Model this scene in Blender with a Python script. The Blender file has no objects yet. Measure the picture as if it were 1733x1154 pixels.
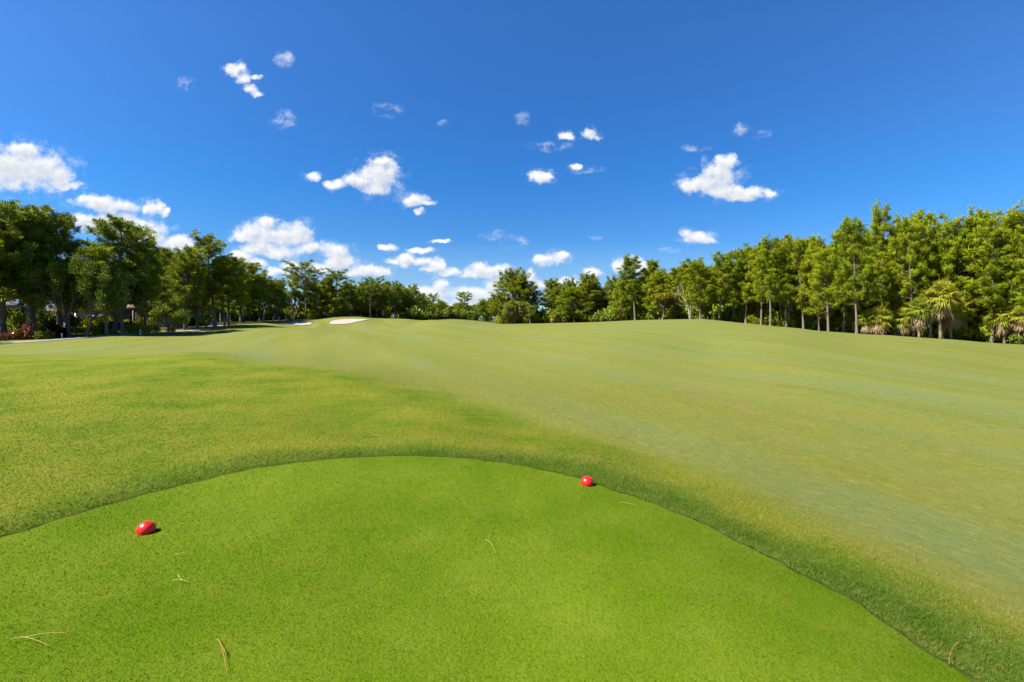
import bpy, math, random
import numpy as np
from mathutils import Vector

# ------------------------------------------------------------------ camera, light, exposure
S = bpy.context.scene
C = S.collection
R = math.radians
F = 818.0            # focal length in photograph pixels (1733 wide)
CX, HY = 866.5, 540  # principal column, horizon row
EYE = 1.6

cam = bpy.data.cameras.new('camera')
cam.sensor_width = 36.0
cam.lens = F / 1733.0 * 36.0
cam.shift_y = -(577 - HY) / 1733.0
cam.clip_start = 0.05
cam.clip_end = 12000
camo = bpy.data.objects.new('camera', cam)
camo.location = (0, 0, EYE)
camo.rotation_euler = (R(90), 0, 0)
C.objects.link(camo)
S.camera = camo

S.view_settings.view_transform = 'Standard'
S.view_settings.look = 'None'
S.view_settings.gamma = 1.0
S.view_settings.exposure = 1.65
S.cycles.max_bounces = 8
S.cycles.diffuse_bounces = 5
S.cycles.transmission_bounces = 6
S.cycles.transparent_max_bounces = 4
S.cycles.use_denoising = True

AZ, EL = -108.0, 50.0
sd = Vector((math.sin(R(AZ)) * math.cos(R(EL)), math.cos(R(AZ)) * math.cos(R(EL)), math.sin(R(EL))))
sun = bpy.data.lights.new('sun', 'SUN')
sun.energy = 4.6
sun.angle = R(0.53)
sun.color = (1.0, 0.95, 0.86)
suno = bpy.data.objects.new('sun', sun)
suno.location = (-60, 10, 90)
suno.rotation_euler = sd.to_track_quat('Z', 'Y').to_euler()
C.objects.link(suno)

# ------------------------------------------------------------------ node helper
class NT:
    def __init__(self, nt):
        self.nt = nt; nt.nodes.clear()
    def n(self, typ, **kw):
        nd = self.nt.nodes.new(typ)
        ins = kw.pop('ins', {})
        for k, v in kw.items(): setattr(nd, k, v)
        for k, v in ins.items(): self.set(nd.inputs[k], v)
        return nd
    def set(self, sock, v):
        if isinstance(v, bpy.types.NodeSocket): self.nt.links.new(v, sock)
        elif isinstance(v, bpy.types.Node): self.nt.links.new(v.outputs[0], sock)
        else:
            if hasattr(sock.default_value, '__len__') and len(sock.default_value) == 4 and len(v) == 3: v = (*v, 1)
            sock.default_value = v
    def math(self, op, a, b=0.0, c=None, clamp=False):
        nd = self.nt.nodes.new('ShaderNodeMath'); nd.operation = op; nd.use_clamp = clamp
        self.set(nd.inputs[0], a); self.set(nd.inputs[1], b)
        if c is not None: self.set(nd.inputs[2], c)
        return nd.outputs[0]
    def vm(self, op, a, b=None, c=None):
        nd = self.nt.nodes.new('ShaderNodeVectorMath'); nd.operation = op
        self.set(nd.inputs[0], a)
        if b is not None: self.set(nd.inputs[1], b)
        if c is not None: self.set(nd.inputs[2], c)
        return nd.outputs['Value'] if op in ('DOT_PRODUCT', 'LENGTH') else nd.outputs[0]
    def mix(self, f, a, b, blend='MIX'):
        nd = self.nt.nodes.new('ShaderNodeMix'); nd.data_type = 'RGBA'; nd.blend_type = blend
        self.set(nd.inputs[0], f); self.set(nd.inputs[6], a); self.set(nd.inputs[7], b)
        return nd.outputs[2]
    def noise(self, vec, scale, detail=3.0, rough=0.55, dist=0.0):
        nd = self.n('ShaderNodeTexNoise', ins={'Scale': scale, 'Detail': detail, 'Roughness': rough, 'Distortion': dist})
        if vec is not None: self.set(nd.inputs['Vector'], vec)
        return nd.outputs['Fac']
    def mr(self, v, a, b, c=0.0, d=1.0, smooth=False):
        nd = self.nt.nodes.new('ShaderNodeMapRange'); nd.clamp = True
        if smooth: nd.interpolation_type = 'SMOOTHSTEP'
        self.set(nd.inputs[0], v)
        for i, x in enumerate((a, b, c, d)): self.set(nd.inputs[i + 1], x)
        return nd.outputs[0]
    def attr(self, name):
        return self.n('ShaderNodeAttribute', attribute_name=name).outputs['Fac']

# ------------------------------------------------------------------ sky with clouds
W = bpy.data.worlds.new('World'); S.world = W; W.use_nodes = True
t = NT(W.node_tree)
sky = t.n('ShaderNodeTexSky', sky_type='NISHITA')
sky.sun_disc = False
sky.sun_elevation = R(EL); sky.sun_rotation = R(AZ) % (2 * math.pi)
sky.altitude = 0; sky.air_density = 1.0; sky.dust_density = 0.1; sky.ozone_density = 4.0
skyc = t.n('ShaderNodeHueSaturation', ins={'Hue': 0.5, 'Saturation': 1.27, 'Value': 1.0, 'Color': sky.outputs[0]}).outputs[0]
gen = t.n('ShaderNodeTexCoord').outputs['Generated']
sep = t.n('ShaderNodeSeparateXYZ', ins={0: gen})
yy = t.math('MAXIMUM', sep.outputs[1], 0.05)
u = t.math('DIVIDE', sep.outputs[0], yy)
v = t.math('DIVIDE', sep.outputs[2], yy)
P = t.n('ShaderNodeCombineXYZ', ins={0: u, 1: v, 2: 0.0}).outputs[0]

SOLID = [(20,285,72,36),(62,290,54,30),(-22,280,60,38),(98,300,26,24),(38,257,34,16),(112,314,26,7),
 (165,342,40,12),(198,350,42,13),(178,379,56,15),(228,379,46,15),(260,352,17,12),(281,358,10,7),(252,401,32,15),(300,414,34,14),(140,372,22,10),(235,392,50,16),
 (462,396,60,20),(418,398,28,12),(452,378,20,12),(492,398,38,20),(468,425,52,11),(436,420,30,9),(520,418,20,10),
 (566,424,27,14),(570,443,28,12),(488,449,18,11),(468,461,28,9),(548,456,30,9),(410,432,20,12),(430,446,18,9),
 (642,300,34,29),(660,290,18,20),(650,274,14,10),(604,305,30,11),(572,311,18,8),(533,298,15,7),(636,318,28,12),
 (702,339,22,11),(718,344,17,6),(709,358,8,5),
 (622,459,38,11),(604,462,24,7),(640,462,24,7),
 (688,438,20,11),(710,442,23,8),(664,441,14,6),(734,449,19,11),(726,455,14,5),(766,458,19,8),(756,461,18,5),
 (822,460,40,11),(812,454,20,11),(800,464,20,6),(846,458,20,9),
 (930,438,27,10),(948,434,11,9),(915,435,14,8),
 (1214,300,36,26),(1232,276,18,14),(1184,312,32,14),(1258,328,40,12),(1300,328,13,7),(1225,322,40,12),(1170,318,18,10),
 (1180,403,28,9),(1162,395,13,9),(1200,408,14,5),
 (915,299,22,10),(926,297,12,7),(960,229,13,8),(994,225,15,9),(1002,230,10,6),(975,281,9,6),
 (398,117,15,9),(410,131,14,10),(424,150,15,10),(436,158,10,6),(434,130,9,4),
 (1006,461,17,7),(1052,450,20,9),(1070,440,17,7),(1090,450,22,9),
 (660,490,30,10),(700,496,44,12),(745,481,17,11),(738,496,40,12),(790,500,36,12),(834,487,20,14),(820,505,44,14),(896,466,9,11),(850,474,14,6),(700,512,70,14),(800,516,60,12),
 (745,408,16,4),(714,422,22,5),(654,417,17,6),(905,482,22,8),(960,478,22,8)]
WISP = [(316,142,18,10),(480,202,19,14),(658,186,20,12),(1254,217,14,10),(1285,226,18,7),(884,202,10,10),(995,286,26,8),(930,247,30,7),
 (1005,402,8,5),(482,98,14,12),(835,397,18,7),(868,411,20,8),(1130,424,14,4),(748,208,10,5),(1180,250,22,7),(690,420,12,5),(575,498,30,8),(620,480,30,8),(395,455,30,10),(540,478,40,10)]

def cloud_field(Pv, blobs):
    cur = None
    for (cx, cy, rx, ry) in blobs:
        uc, vc = (cx - CX) / F, (HY - cy) / F
        ia, ib = F / (rx * 1.18), F / (ry * 1.22)
        q = t.vm('MULTIPLY_ADD', Pv, (ia, ib, 0), (-uc * ia, -vc * ib, 0))
        d = t.vm('DOT_PRODUCT', q, q)
        cur = d if cur is None else t.math('SMOOTH_MIN', cur, d, 0.35)
    return t.math('SUBTRACT', 1.0, t.math('MINIMUM', cur, 3.0))

def fbm(Pv, scale, detail=6.0, rough=0.6):
    return t.math('SUBTRACT', t.noise(Pv, scale, detail, rough), 0.5)
wn = t.n('ShaderNodeTexNoise', ins={'Vector': P, 'Scale': 22.0, 'Detail': 5.0, 'Roughness': 0.6})
warp = t.vm('MULTIPLY_ADD', t.vm('SUBTRACT', wn.outputs['Color'], (0.5, 0.5, 0.5)), (0.05, 0.034, 0), P)
n1 = fbm(P, 30.0, 8.0, 0.64)
f0 = t.math('MULTIPLY_ADD', n1, 2.3, cloud_field(warp, SOLID))
P2 = t.vm('ADD', warp, (-0.006, 0.012, 0.0))
n2 = fbm(t.vm('ADD', P, (-0.006, 0.012, 0.0)), 30.0, 8.0, 0.64)
f2 = t.math('MULTIPLY_ADD', n2, 2.4, cloud_field(P2, SOLID))
dense = t.mr(f0, -0.1, 1.0, 0.0, 1.0, True)
n3 = t.noise(t.vm('MULTIPLY', warp, (0.75, 1.0, 1.0)), 36.0, 9.0, 0.68)
wf = t.mr(cloud_field(warp, WISP), -0.5, 1.0, 0.0, 1.0, True)
wisp = t.math('MULTIPLY', t.math('MULTIPLY', wf, t.mr(n3, 0.40, 0.76, 0.0, 1.0, True)), 0.62)
fringe = t.math('MULTIPLY', t.mr(f0, -1.1, 0.3, 0.0, 1.0, True), t.mr(n3, 0.46, 0.75, 0.0, 0.50, True))
wisp = t.math('MAXIMUM', wisp, fringe)
alpha = t.math('MAXIMUM', dense, wisp)
alpha = t.math('MULTIPLY', alpha, t.math('GREATER_THAN', sep.outputs[1], 0.06))
shade = t.math('ADD', t.mr(f2, 0.0, 1.2, 0.0, 0.95), t.mr(t.noise(P, 75.0, 4.0), 0.4, 0.75, 0.0, 0.3))
cc = t.mix(shade, (5.9, 5.95, 6.05), (4.0, 4.2, 4.6))
skyc = t.mix(1.0, skyc, t.mix(t.mr(v, 0.30, 0.62), t.mix(t.mr(v, 0.08, 0.30), (0.36, 0.53, 0.74), (0.36, 0.64, 0.87)), (0.76, 0.78, 0.94)), 'MULTIPLY')
lowhaze = t.mr(v, 0.02, 0.16, 0.50, 0.0)
skyc2 = t.mix(lowhaze, skyc, (2.3, 3.6, 5.6))
lowc = t.mr(v, 0.02, 0.13, 0.85, 1.0)
fin = t.mix(t.math('MULTIPLY', alpha, lowc), skyc2, cc)
bg = t.n('ShaderNodeBackground', ins={'Color': fin, 'Strength': 0.058})
t.n('ShaderNodeOutputWorld', ins={0: bg.outputs[0]})

# ------------------------------------------------------------------ object helpers
def tag(o, label=None, cat=None, group=None, kind=None):
    if label: o['label'] = label
    if cat: o['category'] = cat
    if group: o['group'] = group
    if kind: o['kind'] = kind
    return o

def mesh(name, V, faces, mat, attrs=None, smooth=False):
    """faces: list of (n,k) int arrays; attrs: dict name -> per-vertex float array"""
    V = np.asarray(V, dtype=np.float32)
    me = bpy.data.meshes.new(name)
    faces = [np.asarray(f, dtype=np.int32) for f in faces if len(f)]
    nl = sum(f.size for f in faces); npoly = sum(len(f) for f in faces)
    me.vertices.add(len(V)); me.vertices.foreach_set('co', V.ravel())
    me.loops.add(nl); me.polygons.add(npoly)
    me.loops.foreach_set('vertex_index', np.concatenate([f.ravel() for f in faces]))
    cnt = np.concatenate([np.full(len(f), f.shape[1], dtype=np.int32) for f in faces])
    st = np.zeros(npoly, dtype=np.int32); st[1:] = np.cumsum(cnt)[:-1]
    me.polygons.foreach_set('loop_start', st)
    if smooth: me.polygons.foreach_set('use_smooth', np.ones(npoly, dtype=bool))
    for k, a in (attrs or {}).items():
        a = np.asarray(a, dtype=np.float32)
        at = me.attributes.new(k, 'FLOAT_VECTOR' if a.ndim == 2 else 'FLOAT', 'POINT')
        at.data.foreach_set('vector' if a.ndim == 2 else 'value', a.ravel())
    me.update(calc_edges=True)
    me.materials.append(mat)
    return me

def link(name, data, parent=None, loc=(0, 0, 0), rz=0.0, sc=(1, 1, 1)):
    o = bpy.data.objects.new(name, data); C.objects.link(o)
    o.location = loc; o.rotation_euler = (0, 0, rz); o.scale = sc
    if parent: o.parent = parent
    return o

class MB:
    """collects tubes, boxes and kites into one mesh"""
    def __init__(s): s.V = []; s.T = []; s.Q = []; s.A = []; s.N = []; s.n = 0
    def add(s, V, quads=None, tris=None, tint=None, puff=None):
        V = np.asarray(V, float)
        s.N.append(np.zeros((len(V), 3)) if puff is None else puff)
        if quads is not None and len(quads): s.Q.append(np.asarray(quads) + s.n)
        if tris is not None and len(tris): s.T.append(np.asarray(tris) + s.n)
        s.V.append(V); s.A.append(np.full(len(V), 0.5) if tint is None else np.asarray(tint, float)); s.n += len(V)
    def tube(s, pts, rad, k=7, cap=False):
        pts = np.asarray(pts, float); m = len(pts)
        tg = np.gradient(pts, axis=0); tg /= np.linalg.norm(tg, axis=1)[:, None] + 1e-9
        ref = np.array([1, 0, 0.]) if abs(tg[0][0]) < 0.8 else np.array([0, 1., 0])
        a = np.cross(tg, ref); a /= np.linalg.norm(a, axis=1)[:, None] + 1e-9
        b = np.cross(tg, a)
        th = np.linspace(0, 2 * np.pi, k, endpoint=False)
        ring = (np.cos(th)[None, :, None] * a[:, None] + np.sin(th)[None, :, None] * b[:, None]) * np.asarray(rad)[:, None, None]
        V = (pts[:, None] + ring).reshape(-1, 3)
        i = np.arange(m - 1)[:, None] * k; j = np.arange(k)[None]; j2 = (j + 1) % k
        q = np.stack([i + j, i + j2, i + k + j2, i + k + j], -1).reshape(-1, 4)
        tr = []
        if cap:
            V = np.vstack([V, pts[0], pts[-1]])
            for jj in range(k):
                tr.append((m * k, (jj + 1) % k, jj)); tr.append((m * k + 1, (m - 1) * k + jj, (m - 1) * k + (jj + 1) % k))
        s.add(V, q, tr if cap else None)
    def box(s, lo, hi):
        x0, y0, z0 = lo; x1, y1, z1 = hi
        V = [(x0,y0,z0),(x1,y0,z0),(x1,y1,z0),(x0,y1,z0),(x0,y0,z1),(x1,y0,z1),(x1,y1,z1),(x0,y1,z1)]
        s.add(V, [(0,3,2,1),(4,5,6,7),(0,1,5,4),(1,2,6,5),(2,3,7,6),(3,0,4,7)])
    def kites(s, c, d, side, L, w, tint, bend=None, mid=0.55, puff=None):
        """leaf blades: c base (n,3), d unit dir, side unit, L (n), w (n)"""
        n = len(c); L = np.asarray(L)[:, None]; w = np.asarray(w)[:, None]
        m_ = c + d * L * mid; tip = c + d * L
        if bend is not None: tip = tip + bend
        V = np.stack([c, m_ + side * w / 2, tip, m_ - side * w / 2], 1).reshape(-1, 3)
        q = np.arange(n * 4).reshape(n, 4)
        s.add(V, q, tint=np.repeat(tint, 4), puff=None if puff is None else np.repeat(puff, 4, 0))
    def mesh(s, name, mat, smooth=False, attr=True):
        return mesh(name, np.vstack(s.V), [np.vstack(x) for x in (s.Q, s.T) if x], mat,
                    {'tint': np.concatenate(s.A), 'puff': np.vstack(s.N)} if attr else None, smooth)
    def arrays(s):
        return np.vstack(s.V), np.vstack(s.Q), np.concatenate(s.A), np.vstack(s.N)

rng = np.random.default_rng(7)
def unit(v): return v / (np.linalg.norm(v, axis=-1, keepdims=True) + 1e-9)
def rdir(n): return unit(rng.normal(size=(n, 3)))

# ------------------------------------------------------------------ materials
def mat(name):
    m = bpy.data.materials.new(name); m.use_nodes = True
    return m, NT(m.node_tree)

def leaf_mat(name, dark, light, yellow, trans=0.35, ob_var=0.5, gloss=0.0):
    m, k = mat(name)
    tint = k.attr('tint'); ob = k.n('ShaderNodeObjectInfo').outputs['Random']
    c = k.mix(tint, dark, light)
    c = k.mix(k.math('MULTIPLY', ob, ob_var), c, yellow)
    pn = k.n('ShaderNodeAttribute', attribute_name='puff').outputs['Vector']
    pw = k.n('ShaderNodeVectorTransform', vector_type='VECTOR', convert_from='OBJECT', convert_to='WORLD', ins={0: pn}).outputs[0]
    gn = k.n('ShaderNodeNewGeometry').outputs['Normal']
    nn = k.vm('NORMALIZE', k.vm('MULTIPLY_ADD', gn, (0.6, 0.6, 0.6), pw))
    df = k.n('ShaderNodeBsdfDiffuse', ins={'Color': c, 'Normal': nn})
    tr = k.n('ShaderNodeBsdfTranslucent', ins={'Color': k.mix(0.5, c, yellow), 'Normal': nn})
    ms = k.n('ShaderNodeMixShader', ins={0: trans, 1: df.outputs[0], 2: tr.outputs[0]})
    if gloss:
        gl = k.n('ShaderNodeBsdfGlossy', ins={'Color': (1, 1, 1), 'Roughness': 0.42})
        ms = k.n('ShaderNodeMixShader', ins={0: gloss, 1: ms.outputs[0], 2: gl.outputs[0]})
    k.n('ShaderNodeOutputMaterial', ins={0: ms.outputs[0]})
    return m

def bark_mat(name, a, b, sc=6.0):
    m, k = mat(name)
    pos = k.n('ShaderNodeTexCoord').outputs['Object']
    st = k.vm('MULTIPLY', pos, (1, 1, 0.25))
    n = k.noise(st, sc, 5, 0.65)
    c = k.mix(k.mr(n, 0.35, 0.65), a, b)
    bs = k.n('ShaderNodeBsdfPrincipled', ins={'Base Color': c, 'Roughness': 0.95})
    bp = k.n('ShaderNodeBump', ins={'Strength': 0.8, 'Distance': 0.06, 'Height': n})
    k.set(bs.inputs['Normal'], bp.outputs[0])
    k.n('ShaderNodeOutputMaterial', ins={0: bs.outputs[0]})
    return m

def plain_mat(name, a, b, sc=4.0, rough=0.8, bump=0.0):
    m, k = mat(name)
    pos = k.n('ShaderNodeTexCoord').outputs['Object']
    n = k.noise(pos, sc, 4, 0.6)
    bs = k.n('ShaderNodeBsdfPrincipled', ins={'Base Color': k.mix(k.mr(n, 0.3, 0.7), a, b), 'Roughness': rough})
    if bump: k.set(bs.inputs['Normal'], k.n('ShaderNodeBump', ins={'Strength': bump, 'Distance': 0.02, 'Height': n}).outputs[0])
    k.n('ShaderNodeOutputMaterial', ins={0: bs.outputs[0]})
    return m

M = {}
M['pine'] = leaf_mat('pine_needles', (0.170, 0.265, 0.014), (0.380, 0.460, 0.024), (0.460, 0.440, 0.024), 0.58, 0.45)
M['pinedark'] = leaf_mat('dark_pine_needles', (0.120, 0.215, 0.028), (0.310, 0.385, 0.040), (0.390, 0.390, 0.030), 0.58, 0.3)
M['oak'] = leaf_mat('broad_leaves', (0.070, 0.145, 0.014), (0.210, 0.290, 0.024), (0.300, 0.310, 0.020), 0.52, 0.35, 0.01)
M['bright'] = leaf_mat('bright_leaves', (0.11, 0.18, 0.016), (0.28, 0.34, 0.032), (0.37, 0.35, 0.026), 0.44, 0.4, 0.02)
M['yellow'] = leaf_mat('yellow_leaves', (0.130, 0.150, 0.014), (0.340, 0.310, 0.024), (0.380, 0.280, 0.020), 0.36, 0.4)
M['palm'] = leaf_mat('palm_leaf', (0.085, 0.145, 0.014), (0.300, 0.330, 0.034), (0.390, 0.320, 0.024), 0.40, 0.4, 0.01)
M['deadpalm'] = leaf_mat('dead_palm_leaf', (0.220, 0.150, 0.080), (0.440, 0.340, 0.240), (0.420, 0.260, 0.080), 0.25, 0.3)
M['red'] = leaf_mat('red_leaves', (0.420, 0.040, 0.016), (0.800, 0.220, 0.140), (0.520, 0.220, 0.020), 0.3, 0.3, 0.05)
M['orange'] = leaf_mat('orange_leaves', (0.420, 0.100, 0.012), (0.800, 0.360, 0.140), (0.460, 0.260, 0.020), 0.3, 0.3, 0.05)
M['wine'] = leaf_mat('wine_leaves', (0.030, 0.012, 0.010), (0.085, 0.030, 0.020), (0.060, 0.040, 0.012), 0.25, 0.3)
M['hedge'] = leaf_mat('hedge_leaves', (0.110, 0.150, 0.012), (0.300, 0.320, 0.050), (0.330, 0.310, 0.040), 0.3, 0.3)
M['bark'] = bark_mat('pine_bark', (0.085, 0.062, 0.050), (0.205, 0.155, 0.125))
M['darkbark'] = bark_mat('dark_bark', (0.055, 0.045, 0.038), (0.130, 0.105, 0.088))
M['palmbark'] = bark_mat('palm_trunk_bark', (0.110, 0.080, 0.055), (0.250, 0.190, 0.135), 9.0)
M['greybark'] = bark_mat('bare_grey_bark', (0.22, 0.20, 0.18), (0.40, 0.36, 0.32))

# ------------------------------------------------------------------ terrain
def wp(px, Y): return (px - CX) / F * Y
CP = []
def cp(px, Y, py=None, z=None):
    X = wp(px, Y)
    CP.append((X, Y, EYE - (py - HY) / F * Y if py is not None else z))
for a in range(0, 360, 40):
    for r_, zz in ((0.5, 0), (2.0, 0)): CP.append((r_ * math.sin(R(a)), r_ * math.cos(R(a)), zz))
for px in (0, 300, 600, 866, 1100): cp(px, 4.2, z=0.0)
for px, Y in ((866,5.3),(600,5.55),(1300,3.2),(700,5.62),(800,5.5),(940,5.05),(1000,4.75),(500,5.37),(1100,4.2),(400,5.1),(200,4.2),(1200,3.7),(60,3.7),(1450,2.8),(700,5.0),(1000,4.2)): cp(px, Y, z=0.0)
for a in (-150, 180, 150, -110, 110): CP.append((6 * math.sin(R(a)), 6 * math.cos(R(a)), -0.1))
for a in (-120, 180, 120): CP.append((40 * math.sin(R(a)), 40 * math.cos(R(a)), -0.9))
for (px, Y, z) in ((0,7,-.10),(300,8,-.16),(600,8,-.26),(866,8,-.34),(1100,6.5,-.34),(1400,5,-.36),(1733,4,-.42),
                   (0,13,-.16),(330,14,-.14),(600,12,-.26),(866,12,-.5),(1200,10,-.62),(1733,8,-.85),
                   (866,20,-.72),(1100,20,-.8),(1400,20,-.85),(1733,18,-1.15),(600,26,-.62),(866,34,-.68),(1200,36,-.5),
                   (330,34,-.62),(0,34,-.86),(1733,34,-1.35),(1450,40,-.45)):
    cp(px, Y, z=z)
for (px, Y, py) in ((330,21,597.5),(0,23,601),(600,16,632),(0,47,589.5),(0,55,580),(5,63,570),(130,58,574),(200,63,568),(190,68,564.5),
                    (300,75,561.5),(312,80,558),(350,80,559),(365,87,553),(450,100,549),(380,60,570),(500,60,568),(600,60,566),(866,60,564),
                    (700,90,553.5),(500,90,554),(866,100,550.5),(830,150,548),(830,166,547.5),(700,118,547),(640,112,548.5),(540,106,549.5),
                    (555,112,549.5),(590,110,549.5),(508,118.5,543.6),(508,110.5,550.8),(527,111,550.8),(490,118,544.5),(524,118,544),(488,110.5,550.3),(590,124,539.5),(560,122,541),(620,124,540.2),(535,122,542.5),(530,142,541.5),
                    (627,140,538.5),(690,128,541.0),(730,132,541.0),(760,134,542.5),(800,140,545.5),(730,150,543.5),(700,190,540),(783,260,536),(729,260,533),
                    (1190,76,540),(1130,80,541.2),(1060,86,543.2),(950,110,548),(1280,67,548.6),(1350,61,555.2),(1500,57,567),(1620,56,575),(1733,55,583),
                    (1190,95,541.5),(1075,130,542),(1000,160,545),(1280,82,550.5),(1350,75,558),(1500,70,568),(1620,66,576),(1733,64,584)):
    cp(px, Y, py=py)
for a in range(-180, 180, 30):
    for r_ in (450, 1500, 4500): CP.append((r_ * math.sin(R(a)), r_ * math.cos(R(a)), 1.6 if r_ == 450 else 0.0))
CP = np.array(CP)
def warpxy(x, y):
    r_ = np.maximum(np.hypot(x, y), 0.42); th = np.arctan2(x, y); rho = np.log(r_) + 1.0
    return np.stack([rho * np.sin(th), rho * np.cos(th)], -1)
def _k(d2): return np.where(d2 > 1e-12, 0.5 * d2 * np.log(d2 + 1e-20), 0.0)
_Q = warpxy(CP[:, 0], CP[:, 1]); _n = len(_Q)
_A = np.zeros((_n + 3, _n + 3))
_A[:_n, :_n] = _k(((_Q[:, None] - _Q[None]) ** 2).sum(-1)) + np.eye(_n) * 0.0006
_A[:_n, _n] = 1; _A[:_n, _n + 1:] = _Q; _A[_n, :_n] = 1; _A[_n + 1:, :_n] = _Q.T
_w = np.linalg.solve(_A, np.concatenate([CP[:, 2], np.zeros(3)]))
def terr(x, y):
    x = np.atleast_1d(np.asarray(x, float)); y = np.atleast_1d(np.asarray(y, float))
    out = np.empty(x.size); xf, yf = x.ravel(), y.ravel()
    for i in range(0, x.size, 20000):
        q = warpxy(xf[i:i + 20000], yf[i:i + 20000])
        d2 = ((q[:, None] - _Q[None]) ** 2).sum(-1)
        out[i:i + 20000] = _k(d2) @ _w[:_n] + _w[_n] + q @ _w[_n + 1:]
    return out.reshape(x.shape)
def tz(x, y): return float(terr(x, y)[0])

# tee outline, seen from the camera's spot on the tee
_edge = [(0,915),(100,882),(200,850),(300,822),(400,797),(500,783),(600,776),(700,773),(800,778),(900,790),(1000,815),(1100,850),(1200,895),(1300,945),(1400,1000),(1500,1060),(1600,1115),(1660,1154)]
_pf = np.polyfit([e[0] for e in _edge], [e[1] for e in _edge], 6)
_tp = [((px - CX) / (np.polyval(_pf, px) - HY) * EYE, F * EYE / (np.polyval(_pf, px) - HY)) for px in np.linspace(0, 1670, 80)]
_tp += [(2.25, 1.2), (2.3, 0), (2.2, -2), (1.4, -4.5), (-1, -5.2), (-3.4, -4.5), (-4.6, -2), (-4.7, 0.5), (-4.35, 2.2)]
TC = np.array([-0.8, 1.2])
_tp = np.array(_tp) - TC
_tt = np.arctan2(_tp[:, 0], _tp[:, 1]); _o = np.argsort(_tt); _tt = _tt[_o]; _tr = np.hypot(_tp[:, 0], _tp[:, 1])[_o]
_tt = np.concatenate([_tt - 2 * np.pi, _tt, _tt + 2 * np.pi]); _tr = np.tile(_tr, 3)
_fine = np.linspace(-np.pi * 1.5, np.pi * 1.5, 1500); _fr = np.interp(_fine, _tt, _tr)
_ker = np.hanning(61); _ker /= _ker.sum(); _fr = np.convolve(np.pad(_fr, 30, mode='edge'), _ker, 'valid')
def tee_d(x, y):
    """distance outside the tee edge (negative inside)"""
    dx, dy = x - TC[0], y - TC[1]; th = np.arctan2(dx, dy)
    wob = 0.012 * np.sin(th * 37) + 0.01 * np.sin(th * 83 + 1)
    return (np.hypot(dx, dy) - np.interp(th, _fine, _fr) - wob) * 0.93
# rough / fairway border
_fb = [(-200,600,25),(0,601,24),(170,598,22.5),(330,597.5,21),(480,612,18),(600,632,15.6),(700,655,13.4),(800,686,11.3),(900,715,9.4),(1000,745,7.9),(1200,810,5.75),(1400,895,4.26),(1733,1080,2.9)]
_bx = np.array([wp(p, Y) for p, _, Y in _fb]); _by = np.array([Y for _, _, Y in _fb])
_bt = np.concatenate([[-3.2, -1.5], np.arctan2(_bx, _by), [1.4, 3.2]]); _br = np.concatenate([np.log([25, 27]), np.log(np.hypot(_bx, _by)), np.log([4.0, 6])])
def zones(x, y):
    r_ = np.maximum(np.hypot(x, y), 0.3); th = np.arctan2(x, y)
    d = tee_d(x, y)
    e = np.log(r_) - np.interp(th, _bt, _br) + 0.05 * np.sin(x * 1.3 + y) * np.sin(y * 0.7 - 1)
    fair = np.clip((e + 0.10) / 0.26, 0, 1); fair = fair * fair * (3 - 2 * fair)
    sw = 0.68 + 0.16 * np.sin(th * 9)
    strip = np.clip((sw + 0.2 - d) / 0.5, 0, 1) * (d > 0)
    strip *= np.clip(0.45 + (th + 0.85) * 0.9, 0.45, 1)
    tee = (d <= 0).astype(float)
    return tee, strip, fair * (1 - tee)
# woodland floor: beyond these tree lines (X, Y polyline, right then left)
RL = np.array([(200,10),(75,50),(66,64),(56,75),(49,82),(44,92),(37,105),(31,125),(25,150),(12,160),(-5,166),(-9,185)])
LL = np.array([(-140,35),(-66,56),(-58,66),(-54,78),(-52.5,88),(-53,100),(-57,122),(-60,140),(-43,146),(-33,150),(-28,180),(-9,185)])
def wood(x, y):
    r_ = np.hypot(x, y); th = np.arctan2(x, y)
    P_ = np.vstack([LL, RL[::-1]]); tt = np.arctan2(P_[:, 0], P_[:, 1]); rr = np.hypot(P_[:, 0], P_[:, 1])
    o = np.argsort(tt); lim = np.interp(th, tt[o], rr[o])
    return np.clip((r_ - lim - 1.0) / 3.0, 0, 1) * (np.abs(th) < 1.6)

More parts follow.
